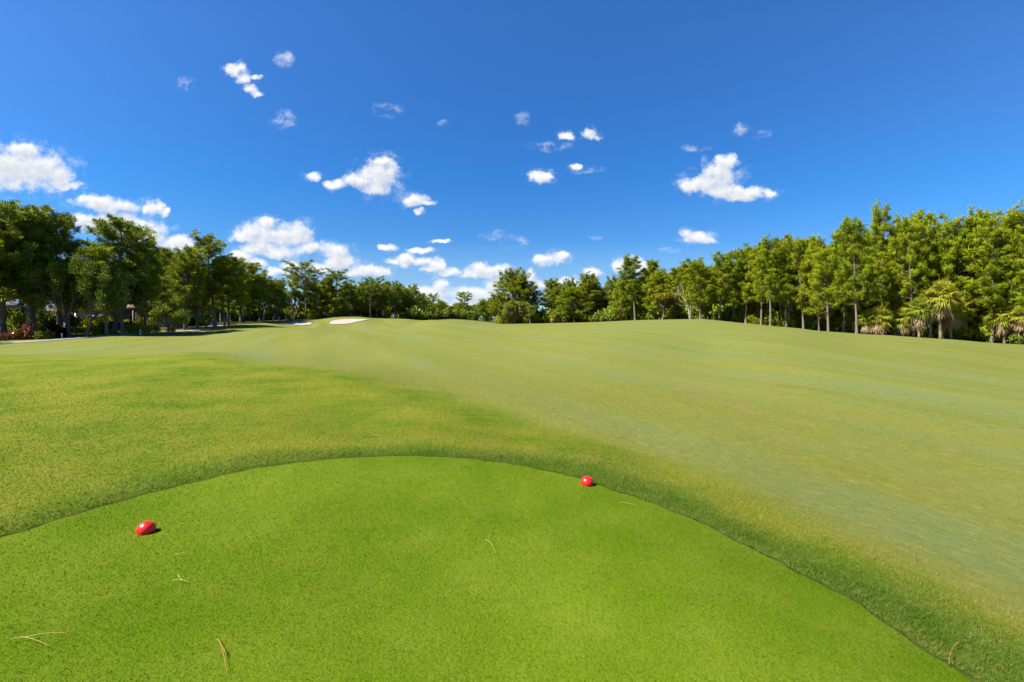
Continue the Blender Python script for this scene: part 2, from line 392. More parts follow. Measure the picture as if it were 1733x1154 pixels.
# turf colour, shared by ground and blades
def turf_group():
    g = bpy.data.node_groups.new('turf_colour', 'ShaderNodeTree')
    g.interface.new_socket('Color', in_out='OUTPUT', socket_type='NodeSocketColor')
    k = NT(g)
    pos = k.n('ShaderNodeNewGeometry').outputs['Position']
    tee, strip, fair, wd = k.attr('tee'), k.attr('strip'), k.attr('fair'), k.attr('wood')
    nb = k.noise(pos, 0.55, 3, 0.55); nm = k.noise(pos, 2.3, 4, 0.6); ns = k.noise(pos, 9.0, 4, 0.65)
    # mowing lines run away to the left of the flag
    rot = k.n('ShaderNodeVectorRotate', rotation_type='Z_AXIS', ins={'Vector': pos, 'Angle': R(-19.5)}).outputs[0]
    st = k.noise(k.vm('MULTIPLY', rot, (0.42, 0.022, 0.02)), 1.0, 3.0, 0.55, 0.3)
    st2 = k.noise(k.vm('MULTIPLY', rot, (0.30, 0.030, 0.02)), 1.0, 3.0, 0.55, 0.5)
    far = k.noise(k.vm('MULTIPLY', pos, (0.03, 0.11, 0.0)), 1.0, 3.0, 0.55)
    # tee
    ct = k.mix(k.mr(nb, 0.33, 0.68), (0.055, 0.100, 0.0012), (0.096, 0.140, 0.0062))
    ct = k.mix(k.math('MULTIPLY', k.mr(nm, 0.45, 0.75), 0.4), ct, (0.120, 0.146, 0.014))
    # rough
    cr = k.mix(k.mr(nb, 0.36, 0.64), (0.064, 0.112, 0.004), (0.132, 0.146, 0.011))
    cr = k.mix(k.math('MULTIPLY', k.mr(nm, 0.42, 0.70), 0.55), cr, (0.142, 0.134, 0.018))
    cr = k.mix(k.math('MULTIPLY', k.mr(ns, 0.58, 0.78), 0.35), cr, (0.170, 0.144, 0.040))
    # fairway
    cf = k.mix(k.mr(st, 0.36, 0.64), (0.104, 0.130, 0.026), (0.160, 0.164, 0.040))
    cf = k.mix(k.math('MULTIPLY', k.mr(st2, 0.50, 0.60), 0.65), cf, (0.114, 0.160, 0.078))
    cf = k.mix(k.math('MULTIPLY', k.mr(far, 0.38, 0.66), 0.6), cf, (0.148, 0.136, 0.012))
    cf = k.mix(k.math('MULTIPLY', k.mr(nb, 0.40, 0.70), 0.40), cf, (0.116, 0.140, 0.042))
    cf = k.mix(k.math('MULTIPLY', k.mr(nm, 0.45, 0.72), 0.45), cf, (0.164, 0.156, 0.036))
    bare = k.mr(k.noise(k.vm('MULTIPLY', pos, (0.55, 1.1, 0)), 1.0, 5.0, 0.62), 0.645, 0.70)
    cf = k.mix(k.math('MULTIPLY', bare, 0.7), cf, (0.200, 0.135, 0.058))
    dsp = k.vm('MULTIPLY_ADD', k.n('ShaderNodeTexNoise', ins={'Vector': pos, 'Scale': 2.2, 'Detail': 4.0}).outputs['Color'], (0.9, 0.9, 0), pos)
    fld = None
    for (px, py, rx, ry) in ((1187,664,.55,.22),(1268,693,.30,.22),(1172,646,.60,.30),(1310,641,.5,.25),(1150,652,.5,.25),(1254,680,.45,.22),(1366,711,.22,.18),(1500,748,.22,.14),(1615,749,.25,.16),(1228,676,.5,.22),(1290,636,.4,.25),(1195,650,.4,.25)):
        Y = F * (EYE + 0.72) / (py - HY); q = k.vm('MULTIPLY', k.vm('SUBTRACT', dsp, (wp(px, Y) + 0.45, Y + 0.45, 0)), (1 / rx, 0.5 / ry, 0))
        q = k.vm('DOT_PRODUCT', q, q); fld = q if fld is None else k.math('MINIMUM', fld, q)
    cf = k.mix(k.mr(fld, 0.15, 1.1, 0.62, 0.0), cf, (0.190, 0.128, 0.060))
    # lush strip round the tee with dead patches
    cs = k.mix(k.mr(nm, 0.35, 0.7), (0.036, 0.088, 0.007), (0.080, 0.124, 0.016))
    cs = k.mix(k.math('MULTIPLY', k.mr(ns, 0.60, 0.76), 0.7), cs, (0.150, 0.120, 0.046))
    grain = k.noise(k.vm('MULTIPLY', rot, (1.0, 0.35, 1.0)), 14.0, 5, 0.75)
    cf = k.mix(k.mr(grain, 0.30, 0.70, 0.60, 0.0), cf, (0.076, 0.092, 0.010))
    cf = k.mix(k.mr(grain, 0.52, 0.75, 0.0, 0.60), cf, (0.205, 0.188, 0.062))
    c = k.mix(fair, cr, cf)
    c = k.mix(k.math('MULTIPLY', strip, 0.85), c, cs)
    c = k.mix(tee, c, ct)
    lit = k.mix(k.mr(k.noise(pos, 0.35, 4, 0.6), 0.42, 0.58), (0.085, 0.060, 0.040), (0.070, 0.085, 0.012))
    c = k.mix(wd, c, lit)
    out = k.n('NodeGroupOutput'); k.set(out.inputs[0], c)
    return g
TURF = turf_group()

mg, k = mat('turf_ground')
c = k.n('ShaderNodeGroup', node_tree=TURF).outputs[0]
pos = k.n('ShaderNodeNewGeometry').outputs['Position']
fine = k.noise(pos, 60.0, 4, 0.7); mid_ = k.noise(pos, 7.0, 5, 0.7)
c = k.mix(k.mr(mid_, 0.3, 0.7, 0.12, 0.0), c, (0.03, 0.045, 0.006))
bs = k.n('ShaderNodeBsdfPrincipled', ins={'Base Color': c, 'Roughness': 1.0, 'Specular IOR Level': 0.05})
bp = k.n('ShaderNodeBump', ins={'Strength': 0.5, 'Distance': 0.03, 'Height': k.math('ADD', fine, mid_)})
k.set(bs.inputs['Normal'], bp.outputs[0])
k.n('ShaderNodeOutputMaterial', ins={0: bs.outputs[0]})
M['ground'] = mg

mb_, k = mat('grass_blade')
c = k.n('ShaderNodeGroup', node_tree=TURF).outputs[0]
tint = k.attr('tint'); dry = k.attr('dry')
c = k.mix(k.mr(tint, 0.0, 1.0, 0.50, 0.0), c, k.mix(1.0, c, (0.66, 0.74, 0.52), 'MULTIPLY'))
c = k.mix(k.mr(tint, 0.6, 1.0, 0.0, 0.45), c, (0.165, 0.185, 0.026))
c = k.mix(dry, c, (0.27, 0.22, 0.085))
nrm = k.n('ShaderNodeNewGeometry').outputs['Normal']
up = k.vm('NORMALIZE', k.vm('ADD', k.vm('SCALE', nrm), (0, 0, 0.9)))
df = k.n('ShaderNodeBsdfDiffuse', ins={'Color': c, 'Normal': up})
tr = k.n('ShaderNodeBsdfTranslucent', ins={'Color': c, 'Normal': up})
ms = k.n('ShaderNodeMixShader', ins={0: 0.3, 1: df.outputs[0], 2: tr.outputs[0]})
k.n('ShaderNodeOutputMaterial', ins={0: ms.outputs[0]})
for nd in mb_.node_tree.nodes:
    if nd.type == 'VECT_MATH' and nd.operation == 'SCALE': nd.inputs[3].default_value = 0.5
M['blade'] = mb_

rings = np.concatenate([np.geomspace(0.3, 25, 230), np.geomspace(25, 200, 200)[1:], np.geomspace(200, 4500, 60)[1:]])
ang = np.concatenate([np.arange(-180, -66, 3.0), np.arange(-66, 66, 0.28), np.arange(66, 180, 3.0)])
RR, AA = np.meshgrid(rings, np.radians(ang), indexing='ij')
GX, GY = RR * np.sin(AA), RR * np.cos(AA)
GZ = terr(GX, GY)
nr, na = GX.shape
i = np.arange(nr - 1)[:, None] * na; j = np.arange(na)[None]; j2 = (j + 1) % na
Qd = np.stack([i + j, i + j2, i + na + j2, i + na + j], -1).reshape(-1, 4)
V = np.stack([GX, GY, GZ], -1).reshape(-1, 3)
V = np.vstack([V, [(0, 0, tz(0.3, 0))]])
T3 = np.stack([np.full(na, nr * na), (np.arange(na) + 1) % na, np.arange(na)], -1)
tee_, strip_, fair_ = zones(V[:, 0], V[:, 1])
strip_ = np.where(RR.ravel().max() > 0, strip_, 0)
g = link('ground', mesh('ground', V, [Qd, T3], M['ground'],
     {'tee': tee_ * 0, 'strip': strip_, 'fair': fair_, 'wood': wood(V[:, 0], V[:, 1])}, True))
tag(g, 'rolling golf course turf with pale fairway and greener rough', 'ground', kind='structure')

# tee sheet
nth, nrd = 420, 40
th = np.linspace(-np.pi, np.pi, nth, endpoint=False)
rt = np.interp(th, _fine, _fr) + 0.012 * np.sin(th * 37) + 0.01 * np.sin(th * 83 + 1)
fr_ = np.linspace(0.02, 1, nrd)
X = TC[0] + (fr_[:, None] * rt[None]) * np.sin(th)[None]; Y = TC[1] + (fr_[:, None] * rt[None]) * np.cos(th)[None]
Z = terr(X, Y) + 0.006
V = np.stack([X, Y, Z], -1).reshape(-1, 3)
i = np.arange(nrd - 1)[:, None] * nth; j = np.arange(nth)[None]; j2 = (j + 1) % nth
Qd = np.stack([i + j, i + j2, i + nth + j2, i + nth + j], -1).reshape(-1, 4)
V = np.vstack([V, [(TC[0], TC[1], tz(*TC) + 0.006)]])
T3 = np.stack([np.full(nth, nrd * nth), (np.arange(nth) + 1) % nth, np.arange(nth)], -1)
o_ = np.ones(len(V))
tag(link('tee_ground', mesh('tee_ground', V, [Qd, T3], M['ground'], {'tee': o_, 'strip': o_ * 0, 'fair': o_ * 0, 'wood': o_ * 0}, True)),
    'closely mown bright green rounded tee', 'tee', kind='structure')

# narrow strip along the cut tee edge, coloured dark as the lip's shade
m_, k = mat('lip_shade')
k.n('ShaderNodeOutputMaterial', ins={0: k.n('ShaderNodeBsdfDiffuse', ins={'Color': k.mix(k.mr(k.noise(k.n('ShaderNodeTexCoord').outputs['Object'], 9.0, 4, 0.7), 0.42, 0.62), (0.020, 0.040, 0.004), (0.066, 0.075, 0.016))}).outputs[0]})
M['lip_shade'] = m_
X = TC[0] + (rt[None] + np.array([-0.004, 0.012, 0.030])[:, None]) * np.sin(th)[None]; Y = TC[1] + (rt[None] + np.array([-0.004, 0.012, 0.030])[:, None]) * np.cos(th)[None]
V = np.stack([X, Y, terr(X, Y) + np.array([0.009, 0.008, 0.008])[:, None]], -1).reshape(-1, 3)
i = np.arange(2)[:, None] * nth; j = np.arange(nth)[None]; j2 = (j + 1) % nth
tag(link('cut_edge_shade', mesh('cut_edge_shade', V, [np.stack([i + j, i + j2, i + nth + j2, i + nth + j], -1).reshape(-1, 4)], M['lip_shade'], None, True)),
    'thin dark line of painted shade along the cut edge round the tee', 'edge', kind='structure')

# ------------------------------------------------------------------ grass blades
def blades(name, x, y, h, w, lean, dry, label, base=0.0):
    n = len(x); z = terr(x, y) + base
    a = rng.uniform(0, 2 * np.pi, n); b = rng.uniform(0, 2 * np.pi, n)
    sx, sy = np.cos(a) * w / 2, np.sin(a) * w / 2
    le = lean * rng.uniform(0.3, 1.2, n) * h
    V = np.empty((n, 3, 3), np.float32)
    V[:, 0] = np.stack([x - sx, y - sy, z - 0.004], -1); V[:, 1] = np.stack([x + sx, y + sy, z - 0.004], -1)
    V[:, 2] = np.stack([x + le * np.cos(b), y + le * np.sin(b), z + h * rng.uniform(0.6, 1.15, n)], -1)
    te, st, fa = zones(x, y)
    tn = rng.uniform(0, 1, n)
    r3 = lambda q: np.repeat(q, 3)
    me = mesh(name, V.reshape(-1, 3), [np.arange(n * 3).reshape(n, 3)], M['blade'],
              {'tee': r3(te), 'strip': r3(st), 'fair': r3(fa), 'wood': np.zeros(n * 3), 'tint': r3(tn), 'dry': r3(dry)})
    return tag(link(name, me), label, 'grass', kind='stuff')

def scatter(n_near, r0, r1, dens, rc):
    # radial density falling with the square of the distance beyond rc
    A0 = math.radians(59)
    m1 = dens * 2 * A0 * (rc * rc - r0 * r0) / 2; m2 = dens * rc * rc * 2 * A0 * math.log(r1 / rc)
    a1, a2 = int(m1), int(m2)
    ra = np.sqrt(rng.uniform(r0 * r0, rc * rc, a1)); rb = rc * np.exp(rng.uniform(0, math.log(r1 / rc), a2))
    r_ = np.concatenate([ra, rb]); th_ = rng.uniform(-A0, A0, len(r_))
    return r_ * np.sin(th_), r_ * np.cos(th_), r_
x, y, r_ = scatter(0, 1.5, 34, 12500, 3.4)
keep = rng.uniform(size=len(r_)) < np.clip((34 - r_) / 18, 0, 1); x, y, r_ = x[keep], y[keep], r_[keep]
d = tee_d(x, y); ins = d < -0.004; gap = (d >= -0.004) & (d < 0.022); x, y, r_, d, ins = x[~gap], y[~gap], r_[~gap], d[~gap], ins[~gap]
xt, yt, r1_ = x[ins], y[ins], r_[ins]
n = len(xt)
blades('tee_grass', xt, yt, np.full(n, 0.011) * rng.uniform(0.7, 1.3, n), np.maximum(0.0028, r1_ * 0.0009), 1.5,
       (rng.uniform(size=n) < 0.05) * rng.uniform(0.3, 0.8, n), 'short bright green mown grass on the tee', 0.006)
xo, yo, r2_, do = x[~ins], y[~ins], r_[~ins], d[~ins]
te, st, fa = zones(xo, yo); n = len(xo)
hh = (0.009 + 0.009 * st + 0.008 * (1 - fa)) * rng.uniform(0.6, 1.4, n) * np.clip((36 - r2_) / 20, 0.2, 1)
pd = 0.06 + 0.10 * (1 - fa) * (1 - st) + 0.22 * np.exp(-((do - 1.15) / 0.4) ** 2) * (xo > 0)
blades('rough_grass', xo, yo, hh, np.maximum(0.0034, r2_ * 0.0009), 1.7,
       (rng.uniform(size=n) < pd) * rng.uniform(0.3, 0.9, n), 'longer yellow green grass of the rough and fairway around the tee')
# denser lip right at the tee edge
nl = 70000
th_ = rng.uniform(-2.0, 2.4, nl); off = np.where(rng.uniform(size=nl) < 0.3, rng.uniform(0.010, 0.05, nl), np.abs(rng.normal(0, 0.22, nl)) + 0.02)
rl = np.interp(th_, _fine, _fr) + 0.012 * np.sin(th_ * 37) + 0.01 * np.sin(th_ * 83 + 1) + off
xl, yl = TC[0] + rl * np.sin(th_), TC[1] + rl * np.cos(th_)
blades('collar_grass', xl, yl, rng.uniform(0.010, 0.026, nl), np.full(nl, 0.0034), 1.2,
       (rng.uniform(size=nl) < 0.06 + 0.22 * (xl > 0.9) * (off < 0.16)) * rng.uniform(0.4, 1.0, nl), 'tall dark green collar of grass along the tee edge')

# ------------------------------------------------------------------ tree builders
def pine_arrays(seed, H, Rr, cb, nb, shape='cone', up=0.35, puffs=5, nl=0.5, kn=20, hole=0.0, r0=0.2, bend=0.3):
    global rng
    rng = np.random.default_rng(seed)
    tk, cr = MB(), MB()
    hs = np.linspace(0, H * 0.97, 9)
    bx = bend * np.sin(hs / H * 2.5 + rng.uniform(0, 6)) - 0; by = bend * np.sin(hs / H * 2.1 + rng.uniform(0, 6))
    bx -= bx[0]; by -= by[0]
    pts = np.stack([bx, by, hs], -1); pts[0, 2] = -0.5
    rad = r0 * (1 - 0.78 * (hs / H)); rad[0] *= 1.35
    tk.tube(pts, rad, 8)
    PC, PD, TN = [], [], []
    for b in range(nb):
        f = (b + rng.uniform(0, 1)) / nb
        tpos = cb + (0.985 - cb) * f
        if rng.uniform() < hole: continue
        base = np.array([np.interp(tpos * H, hs, pts[:, 0]), np.interp(tpos * H, hs, pts[:, 1]), tpos * H])
        az = b * 2.39996 + rng.uniform(-0.6, 0.6)
        if shape == 'cone': L = Rr * (0.45 + 0.75 * math.sin(math.pi * min(1, 0.22 + 0.80 * f)) ** 0.8) * rng.uniform(0.55, 1.0) * (1.0 - 0.55 * f ** 3)
        elif shape == 'umb': L = Rr * (0.55 + 0.45 * math.sin(math.pi * (0.15 + 0.75 * f))) * rng.uniform(0.5, 1.05)
        else: L = Rr * math.sqrt(max(0.03, 1 - (1.05 * f - 0.25) ** 2)) * rng.uniform(0.55, 1.0)
        el = up * (0.2 + 1.3 * f) + rng.uniform(-0.12, 0.18)
        dv = np.array([math.cos(az) * math.cos(el), math.sin(az) * math.cos(el), math.sin(el)])
        q = np.linspace(0, 1, 5)[:, None]
        br = base + dv * L * q + np.array([0, 0, 0.16 * L]) * q ** 2 + rng.normal(0, 0.04 * L, (5, 3)) * q
        tk.tube(br, np.linspace(0.055, 0.014, 5) * (0.5 + L / 5) * 1.2, 4)
        nt_ = max(2, int(puffs * (0.5 + L / Rr)))
        for s_ in range(nt_):
            q_ = rng.uniform(0.35, 1.0) if s_ else 1.0
            p0 = base + dv * L * q_ + np.array([0, 0, 0.16 * L * q_ * q_])
            dd = unit(dv * 0.6 + rng.normal(0, 0.75, 3) + np.array([0, 0, 0.35]))
            l2 = rng.uniform(0.35, 1.0) * (0.25 * Rr) * (1.0 if s_ else 0.3)
            p1 = p0 + dd * l2
            tk.tube(np.array([p0, (p0 + p1) / 2 + [0, 0, -0.03], p1]), [0.03, 0.022, 0.012], 3)
            for m in range(3):
                PC.append(p1 - dd * l2 * 0.38 * m + rng.normal(0, 0.12, 3)); PD.append(unit(dd + [0, 0, 0.7])); TN.append(np.clip(rng.normal(0.5, 0.2), 0, 1))
    PC = np.array(PC); PD = np.array(PD); TN = np.array(TN); n = len(PC)
    c = np.repeat(PC, kn, 0) + rng.normal(0, 0.10, (n * kn, 3))
    d = unit(np.repeat(PD, kn, 0) * 0.75 + rdir(n * kn))
    sd_ = unit(np.cross(d, rdir(n * kn)))
    LL_ = nl * rng.uniform(0.6, 1.15, n * kn)
    cr.kites(c, d, sd_, LL_, LL_ * rng.uniform(0.11, 0.21, n * kn), np.clip(np.repeat(TN, kn) + rng.normal(0, 0.16, n * kn), 0, 1),
             puff=unit(c + d * LL_[:, None] * 0.7 - np.repeat(PC, kn, 0) + [0, 0, 0.12]) * 0.9)
    return tk, cr

def oak_arrays(seed, H, Rr, trunk=0.22, r0=0.3, depth=4, kl=30, leaf=0.2, clump=0.55, low=0.40):
    global rng
    rng = np.random.default_rng(seed)
    tk, cr = MB(), MB(); ends = []
    def grow(p, d, L, r_, dep):
        n = 4; pts = [p]; dd = d
        for _ in range(n):
            dd = unit(dd + rng.normal(0, 0.13, 3) + [0, 0, 0.05]); pts.append(pts[-1] + dd * L / n)
        tk.tube(np.array(pts), np.linspace(r_, r_ * 0.62, n + 1), 7 if dep > 2 else 4)
        if dep <= 1: ends.append(pts[-1]); ends.append(pts[-2]); ends.append(pts[2])
        if dep == 0: return
        m = 3 if dep > 1 else 4
        a0 = rng.uniform(0, 6.28)
        for q in range(m):
            sp = rng.uniform(0.45, 0.95); a = a0 + q * 6.283 / m + rng.uniform(-0.4, 0.4)
            s1 = unit(np.cross(dd, [0.3, 0.2, 1.0])); s2 = np.cross(dd, s1)
            grow(pts[-1] if q < 2 else pts[-2], unit(dd * math.cos(sp) + (s1 * math.cos(a) + s2 * math.sin(a)) * math.sin(sp)), L * rng.uniform(0.62, 0.82), r_ * 0.55, dep - 1)
    grow(np.array([0, 0, -0.3]), np.array([0.03, 0.02, 1.0]), H * trunk + 0.3, r0, depth)
    E = np.array(ends)
    zs = (H - 0.4) / max(E[:, 2].max(), 1e-3); rs = Rr / np.percentile(np.hypot(E[:, 0], E[:, 1]), 92)
    for i in range(len(tk.V)):
        w = np.clip((tk.V[i][:, 2] - H * trunk * 0.9) / (0.25 * H), 0, 1)
        tk.V[i][:, 2] *= 1 + (zs - 1) * w; tk.V[i][:, :2] *= (1 + (rs - 1) * w)[:, None]
    w = np.clip((E[:, 2] - H * trunk * 0.9) / (0.25 * H), 0, 1)
    E[:, 2] *= 1 + (zs - 1) * w
    E[:, 2] = low * H + (E[:, 2] - E[:, 2].min()) * (H - 0.4 - low * H) / (np.ptp(E[:, 2]) + 1e-6); E[:, :2] *= (1 + (rs - 1) * w)[:, None]
    n = len(E); TN = np.clip(rng.normal(0.5, 0.22, n), 0, 1)
    off = rdir(n * kl) * (rng.uniform(0, 1, (n * kl, 1)) ** 0.45) * clump * np.array([1.15, 1.15, 0.75])
    c = np.repeat(E, kl, 0) + off; d = unit(rdir(n * kl) + off / clump * 0.7 + [0, 0, 0.2]); s_ = unit(np.cross(d, rdir(n * kl)))
    l_ = leaf * rng.uniform(0.6, 1.3, n * kl)
    cr.kites(c, d, s_, l_, l_ * 0.62, np.clip(np.repeat(TN, kl) + rng.normal(0, 0.15, n * kl), 0, 1), puff=unit(off + [0, 0, 0.15]) * 0.9)
    return tk, cr

def bush_arrays(seed, Rr=1.0, H=1.2, n=1500, leaf=0.16, long=0.6, lumps=9):
    global rng
    rng = np.random.default_rng(seed)
    cr = MB()
    L0 = np.stack([rng.normal(0, Rr * 0.42, lumps), rng.normal(0, Rr * 0.42, lumps), rng.uniform(0.25, 0.72, lumps) * H], -1)
    LR = rng.uniform(0.28, 0.5, lumps) * Rr
    k_ = rng.integers(0, lumps, n); off = rdir(n) * (rng.uniform(0, 1, (n, 1)) ** 0.35)
    c = L0[k_] + off * LR[k_][:, None]; c[:, 2] = np.maximum(c[:, 2], 0.02)
    d = unit(off * 0.8 + rdir(n) * 0.8 + [0, 0, 0.35]); s_ = unit(np.cross(d, rdir(n)))
    l_ = leaf * rng.uniform(0.6, 1.4, n)
    tn = np.clip(rng.normal(0.5, 0.2, lumps)[k_] + rng.normal(0, 0.18, n), 0, 1)
    cr.kites(c, d, s_, l_, l_ * long, tn, puff=unit(off + [0, 0, 0.2]) * 0.8)
    for i_ in range(lumps): cr.tube(np.array([[0, 0, -0.1], L0[i_] * [0.5, 0.5, 0.6], L0[i_]]), [0.03, 0.02, 0.01], 3)
    return cr

def fan_frond(mb, base, az, el, Lp, Lf, droop, tint, nseg=15):
    """petiole plus a fan of drooping leaf segments"""
    dv = np.array([math.cos(az) * math.cos(el), math.sin(az) * math.cos(el), math.sin(el)])
    p1 = base + dv * Lp * 0.5 + [0, 0, 0.04]; p2 = base + dv * Lp - [0, 0, droop * Lp * 0.25]
    mb.tube(np.array([base, p1, p2]), [0.03, 0.025, 0.018], 4)
    d2 = unit(p2 - p1); s = unit(np.cross(d2, [0, 0, 1.0])); nn = np.cross(s, d2)
    a = np.linspace(-1.9, 1.9, nseg) + rng.normal(0, 0.05, nseg)
    d = unit(d2[None] * np.cos(a)[:, None] + s[None] * np.sin(a)[:, None] + nn[None] * 0.18 * np.cos(a * 2)[:, None])
    l_ = Lf * (0.75 + 0.25 * np.cos(a)) * rng.uniform(0.9, 1.1, nseg)
    sd_ = unit(np.cross(d, nn[None] + rng.normal(0, 0.2, (nseg, 3))))
    bend = np.stack([np.zeros(nseg), np.zeros(nseg), -droop * l_ * rng.uniform(0.3, 0.9, nseg)], -1)
    mb.kites(np.repeat(p2[None], nseg, 0), d, sd_, l_, l_ * 0.13, np.clip(tint + rng.normal(0, 0.12, nseg), 0, 1), bend, 0.45)

def palm_arrays(seed, H, nf=40, nd=30, Lf=1.15, r0=0.16):
    global rng
    rng = np.random.default_rng(seed)
    tk, cr, de = MB(), MB(), MB()
    hs = np.linspace(0, H, 12); pts = np.stack([0.15 * np.sin(hs * 0.5), 0.1 * np.sin(hs * 0.7), hs], -1); pts[0, 2] = -0.4
    tk.tube(pts, r0 * (1 + 0.12 * np.sin(np.arange(12) * 2.4)), 9, True)
    top = pts[-1]
    for i in range(nf):
        f = i / nf
        fan_frond(cr, top + rng.normal(0, 0.06, 3), i * 2.39996, 1.45 - 1.95 * f + rng.uniform(-0.15, 0.15), rng.uniform(0.8, 1.35), Lf, 0.30 + 0.5 * f, 0.72 - 0.4 * f)
    for i in range(nd):
        fan_frond(de, top - [0, 0, 0.15 + 0.35 * rng.uniform()], i * 2.39996 + 0.5, -0.65 - 0.75 * rng.uniform(), rng.uniform(0.7, 1.3), Lf * 0.85, 0.9, rng.uniform(0.2, 0.9), 10)
    return tk, cr, de

PROTO = {}
def proto(key, tk, cr, Hh, Rr, leafm, barkm, extra=None):
    PROTO[key] = dict(H=Hh, R=Rr, parts=[('trunk', tk.mesh('trunk', M[barkm], True)), ('crown', cr.mesh('crown', M[leafm]))])
    if extra: PROTO[key]['parts'].append(extra)
def P_(key, seed, H, Rr, leafm, barkm, **kw): proto(key, *pine_arrays(seed, H, Rr, **kw), H, Rr, leafm, barkm)
P_('dense', 11, 16, 4.2, 'pinedark', 'darkbark', cb=0.28, nb=78, shape='ball', up=0.45, puffs=6, r0=0.24)
P_('dense2', 12, 16, 4.2, 'pinedark', 'darkbark', cb=0.32, nb=70, shape='ball', up=0.5, puffs=6, hole=0.12, r0=0.24)
P_('tall', 13, 18, 3.6, 'pine', 'bark', cb=0.26, nb=66, shape='ball', up=0.5, puffs=6, r0=0.21)
P_('tall2', 14, 18, 3.6, 'pine', 'bark', cb=0.34, nb=56, shape='ball', up=0.55, puffs=6, hole=0.1, r0=0.21)
P_('tall3', 15, 18, 3.4, 'pine', 'bark', cb=0.28, nb=62, shape='ball', up=0.45, puffs=6, hole=0.1, r0=0.2)
P_('umb', 16, 16, 4.2, 'pine', 'bark', cb=0.66, nb=26, shape='umb', up=0.45, puffs=6, r0=0.2, bend=0.5)
P_('umb2', 17, 16, 4.2, 'pinedark', 'bark', cb=0.58, nb=26, shape='umb', up=0.5, puffs=6, hole=0.1, r0=0.22, bend=0.6)
P_('narrow', 18, 17, 2.4, 'pine', 'bark', cb=0.50, nb=40, shape='ball', up=0.6, puffs=6, r0=0.19)
P_('dome', 19, 14, 6.0, 'pine', 'darkbark', cb=0.22, nb=80, shape='ball', up=0.6, puffs=7, nl=0.6, r0=0.3)
P_('low', 20, 12, 3.8, 'pine', 'bark', cb=0.16, nb=60, shape='cone', up=0.35, puffs=6, nl=0.55, r0=0.16)
proto('oak', *oak_arrays(31, 10, 4.2, low=0.34, kl=42), 10, 4.2, 'oak', 'darkbark')
proto('oak2', *oak_arrays(32, 10, 4.4, trunk=0.22, low=0.30, kl=44, clump=0.7), 10, 4.4, 'oak', 'darkbark')
proto('bright', *oak_arrays(33, 9, 4.0, trunk=0.2, leaf=0.24, low=0.32, kl=40, clump=0.7), 9, 4.0, 'bright', 'darkbark')
proto('small', *oak_arrays(34, 4.2, 2.4, trunk=0.2, r0=0.14, depth=3, kl=60, leaf=0.16, clump=0.5, low=0.42), 4.2, 2.4, 'oak', 'darkbark')
proto('golden', *oak_arrays(35, 7, 3.2, trunk=0.2, r0=0.16, leaf=0.22), 7, 3.2, 'yellow', 'bark')
for q, (sd0, hh_) in enumerate(((41, 5.2), (42, 4.0), (43, 3.0))):
    tk, cr, de = palm_arrays(sd0, hh_)
    proto('palm%d' % q, tk, cr, hh_ + 1.8, 2.4, 'palm', 'palmbark', ('dead_fronds', de.mesh('dead_fronds', M['deadpalm'])))

PARTNAME = {'palm0': 'cabbage_palm', 'palm1': 'cabbage_palm', 'palm2': 'cabbage_palm', 'oak': 'broadleaf_tree', 'oak2': 'broadleaf_tree', 'bright': 'broadleaf_tree',
            'small': 'broadleaf_tree', 'golden': 'broadleaf_tree'}
prng = random.Random(5)
def put(key, x, y, H=None, Rw=None, label='', group=None, rz=None, dz=0.0, cat=None):
    p = PROTO[key]
    name = PARTNAME.get(key, 'pine_tree')
    sz = (H / p['H']) if H else 1.0
    sx = sz if Rw is None else min(max(Rw / p['R'], 0.6 * sz), 1.7 * sz)
    root = bpy.data.objects.new(name, None); C.objects.link(root)
    root.empty_display_size = 0.5
    root.location = (x, y, tz(x, y) + dz); root.rotation_euler = (prng.gauss(0, 0.022), prng.gauss(0, 0.022), prng.uniform(0, 6.28) if rz is None else rz)
    root.scale = (sx, sx, sz)
    tag(root, label, cat or ('palm' if 'palm' in name else 'tree'), group)
    for nm, me in p['parts']:
        link(nm, me, root)
    return root
def puttop(px, Y, top, hw, key, label, group=None, rz=None):
    x = wp(px, Y); z = tz(x, Y)
    return put(key, x, Y, 0.95 * (EYE + (HY - top) / F * Y - z), (1.1 if key in ('oak', 'oak2', 'bright') else 1.12 if px > 1200 else 1.28) * hw / F * Y, label, group, rz)
FRONT = []
def fr(px, Y, *a, **k):
    FRONT.append((wp(px, Y), Y)); return puttop(px, Y, *a, **k)

GL, GR, GM = 'trees along the cart path', 'pines along the front of the right wood', 'trees beyond the far end of the fairway'
# left row
fr(-70, 60, 352, 55, 'dense2', 'dense dark pine cut off by the left picture edge', GL)
for x_, y_, h_, lb in ((-70, 50, 14, 'dense dark pine standing nearest beyond the left picture edge'), (-77, 55, 15, 'dense dark pine second beyond the left picture edge'), (-66, 43, 12, 'dark pine beside the path well outside the left picture edge')):
    put('dense', x_, y_, h_, None, lb, GL)
fr(6, 61, 356, 58, 'dense', 'tallest dense dark pine behind the orange crotons', GL)
fr(58, 64, 360, 52, 'dense2', 'dense pine with dark trunk behind the round yellow green shrub', GL)
fr(103, 66, 368, 34, 'dense', 'dark pine just left of the wide forking trunk', GL)
fr(117, 63, 428, 44, 'oak', 'dark broadleaf tree with a wide forking trunk', GL)
fr(146, 62, 420, 36, 'oak2', 'dark low crowned tree with straight black trunk before the house', GL)
fr(181, 65, 420, 26, 'narrow', 'slim dark trunked pine beside the thick grey trunk', GL)
fr(193, 68, 380, 52, 'dense', 'high domed pine on a thick grey trunk before the house gable', GL)
fr(209, 66, 425, 40, 'bright', 'yellow green leafy tree with a low fork beside the variegated hedge', GL)
fr(246, 72, 413, 30, 'dense2', 'mid height dark pine behind the small round tree', GL)
fr(284, 66, 508, 27, 'small', 'small round dark tree on a short trunk beside the path', GL)
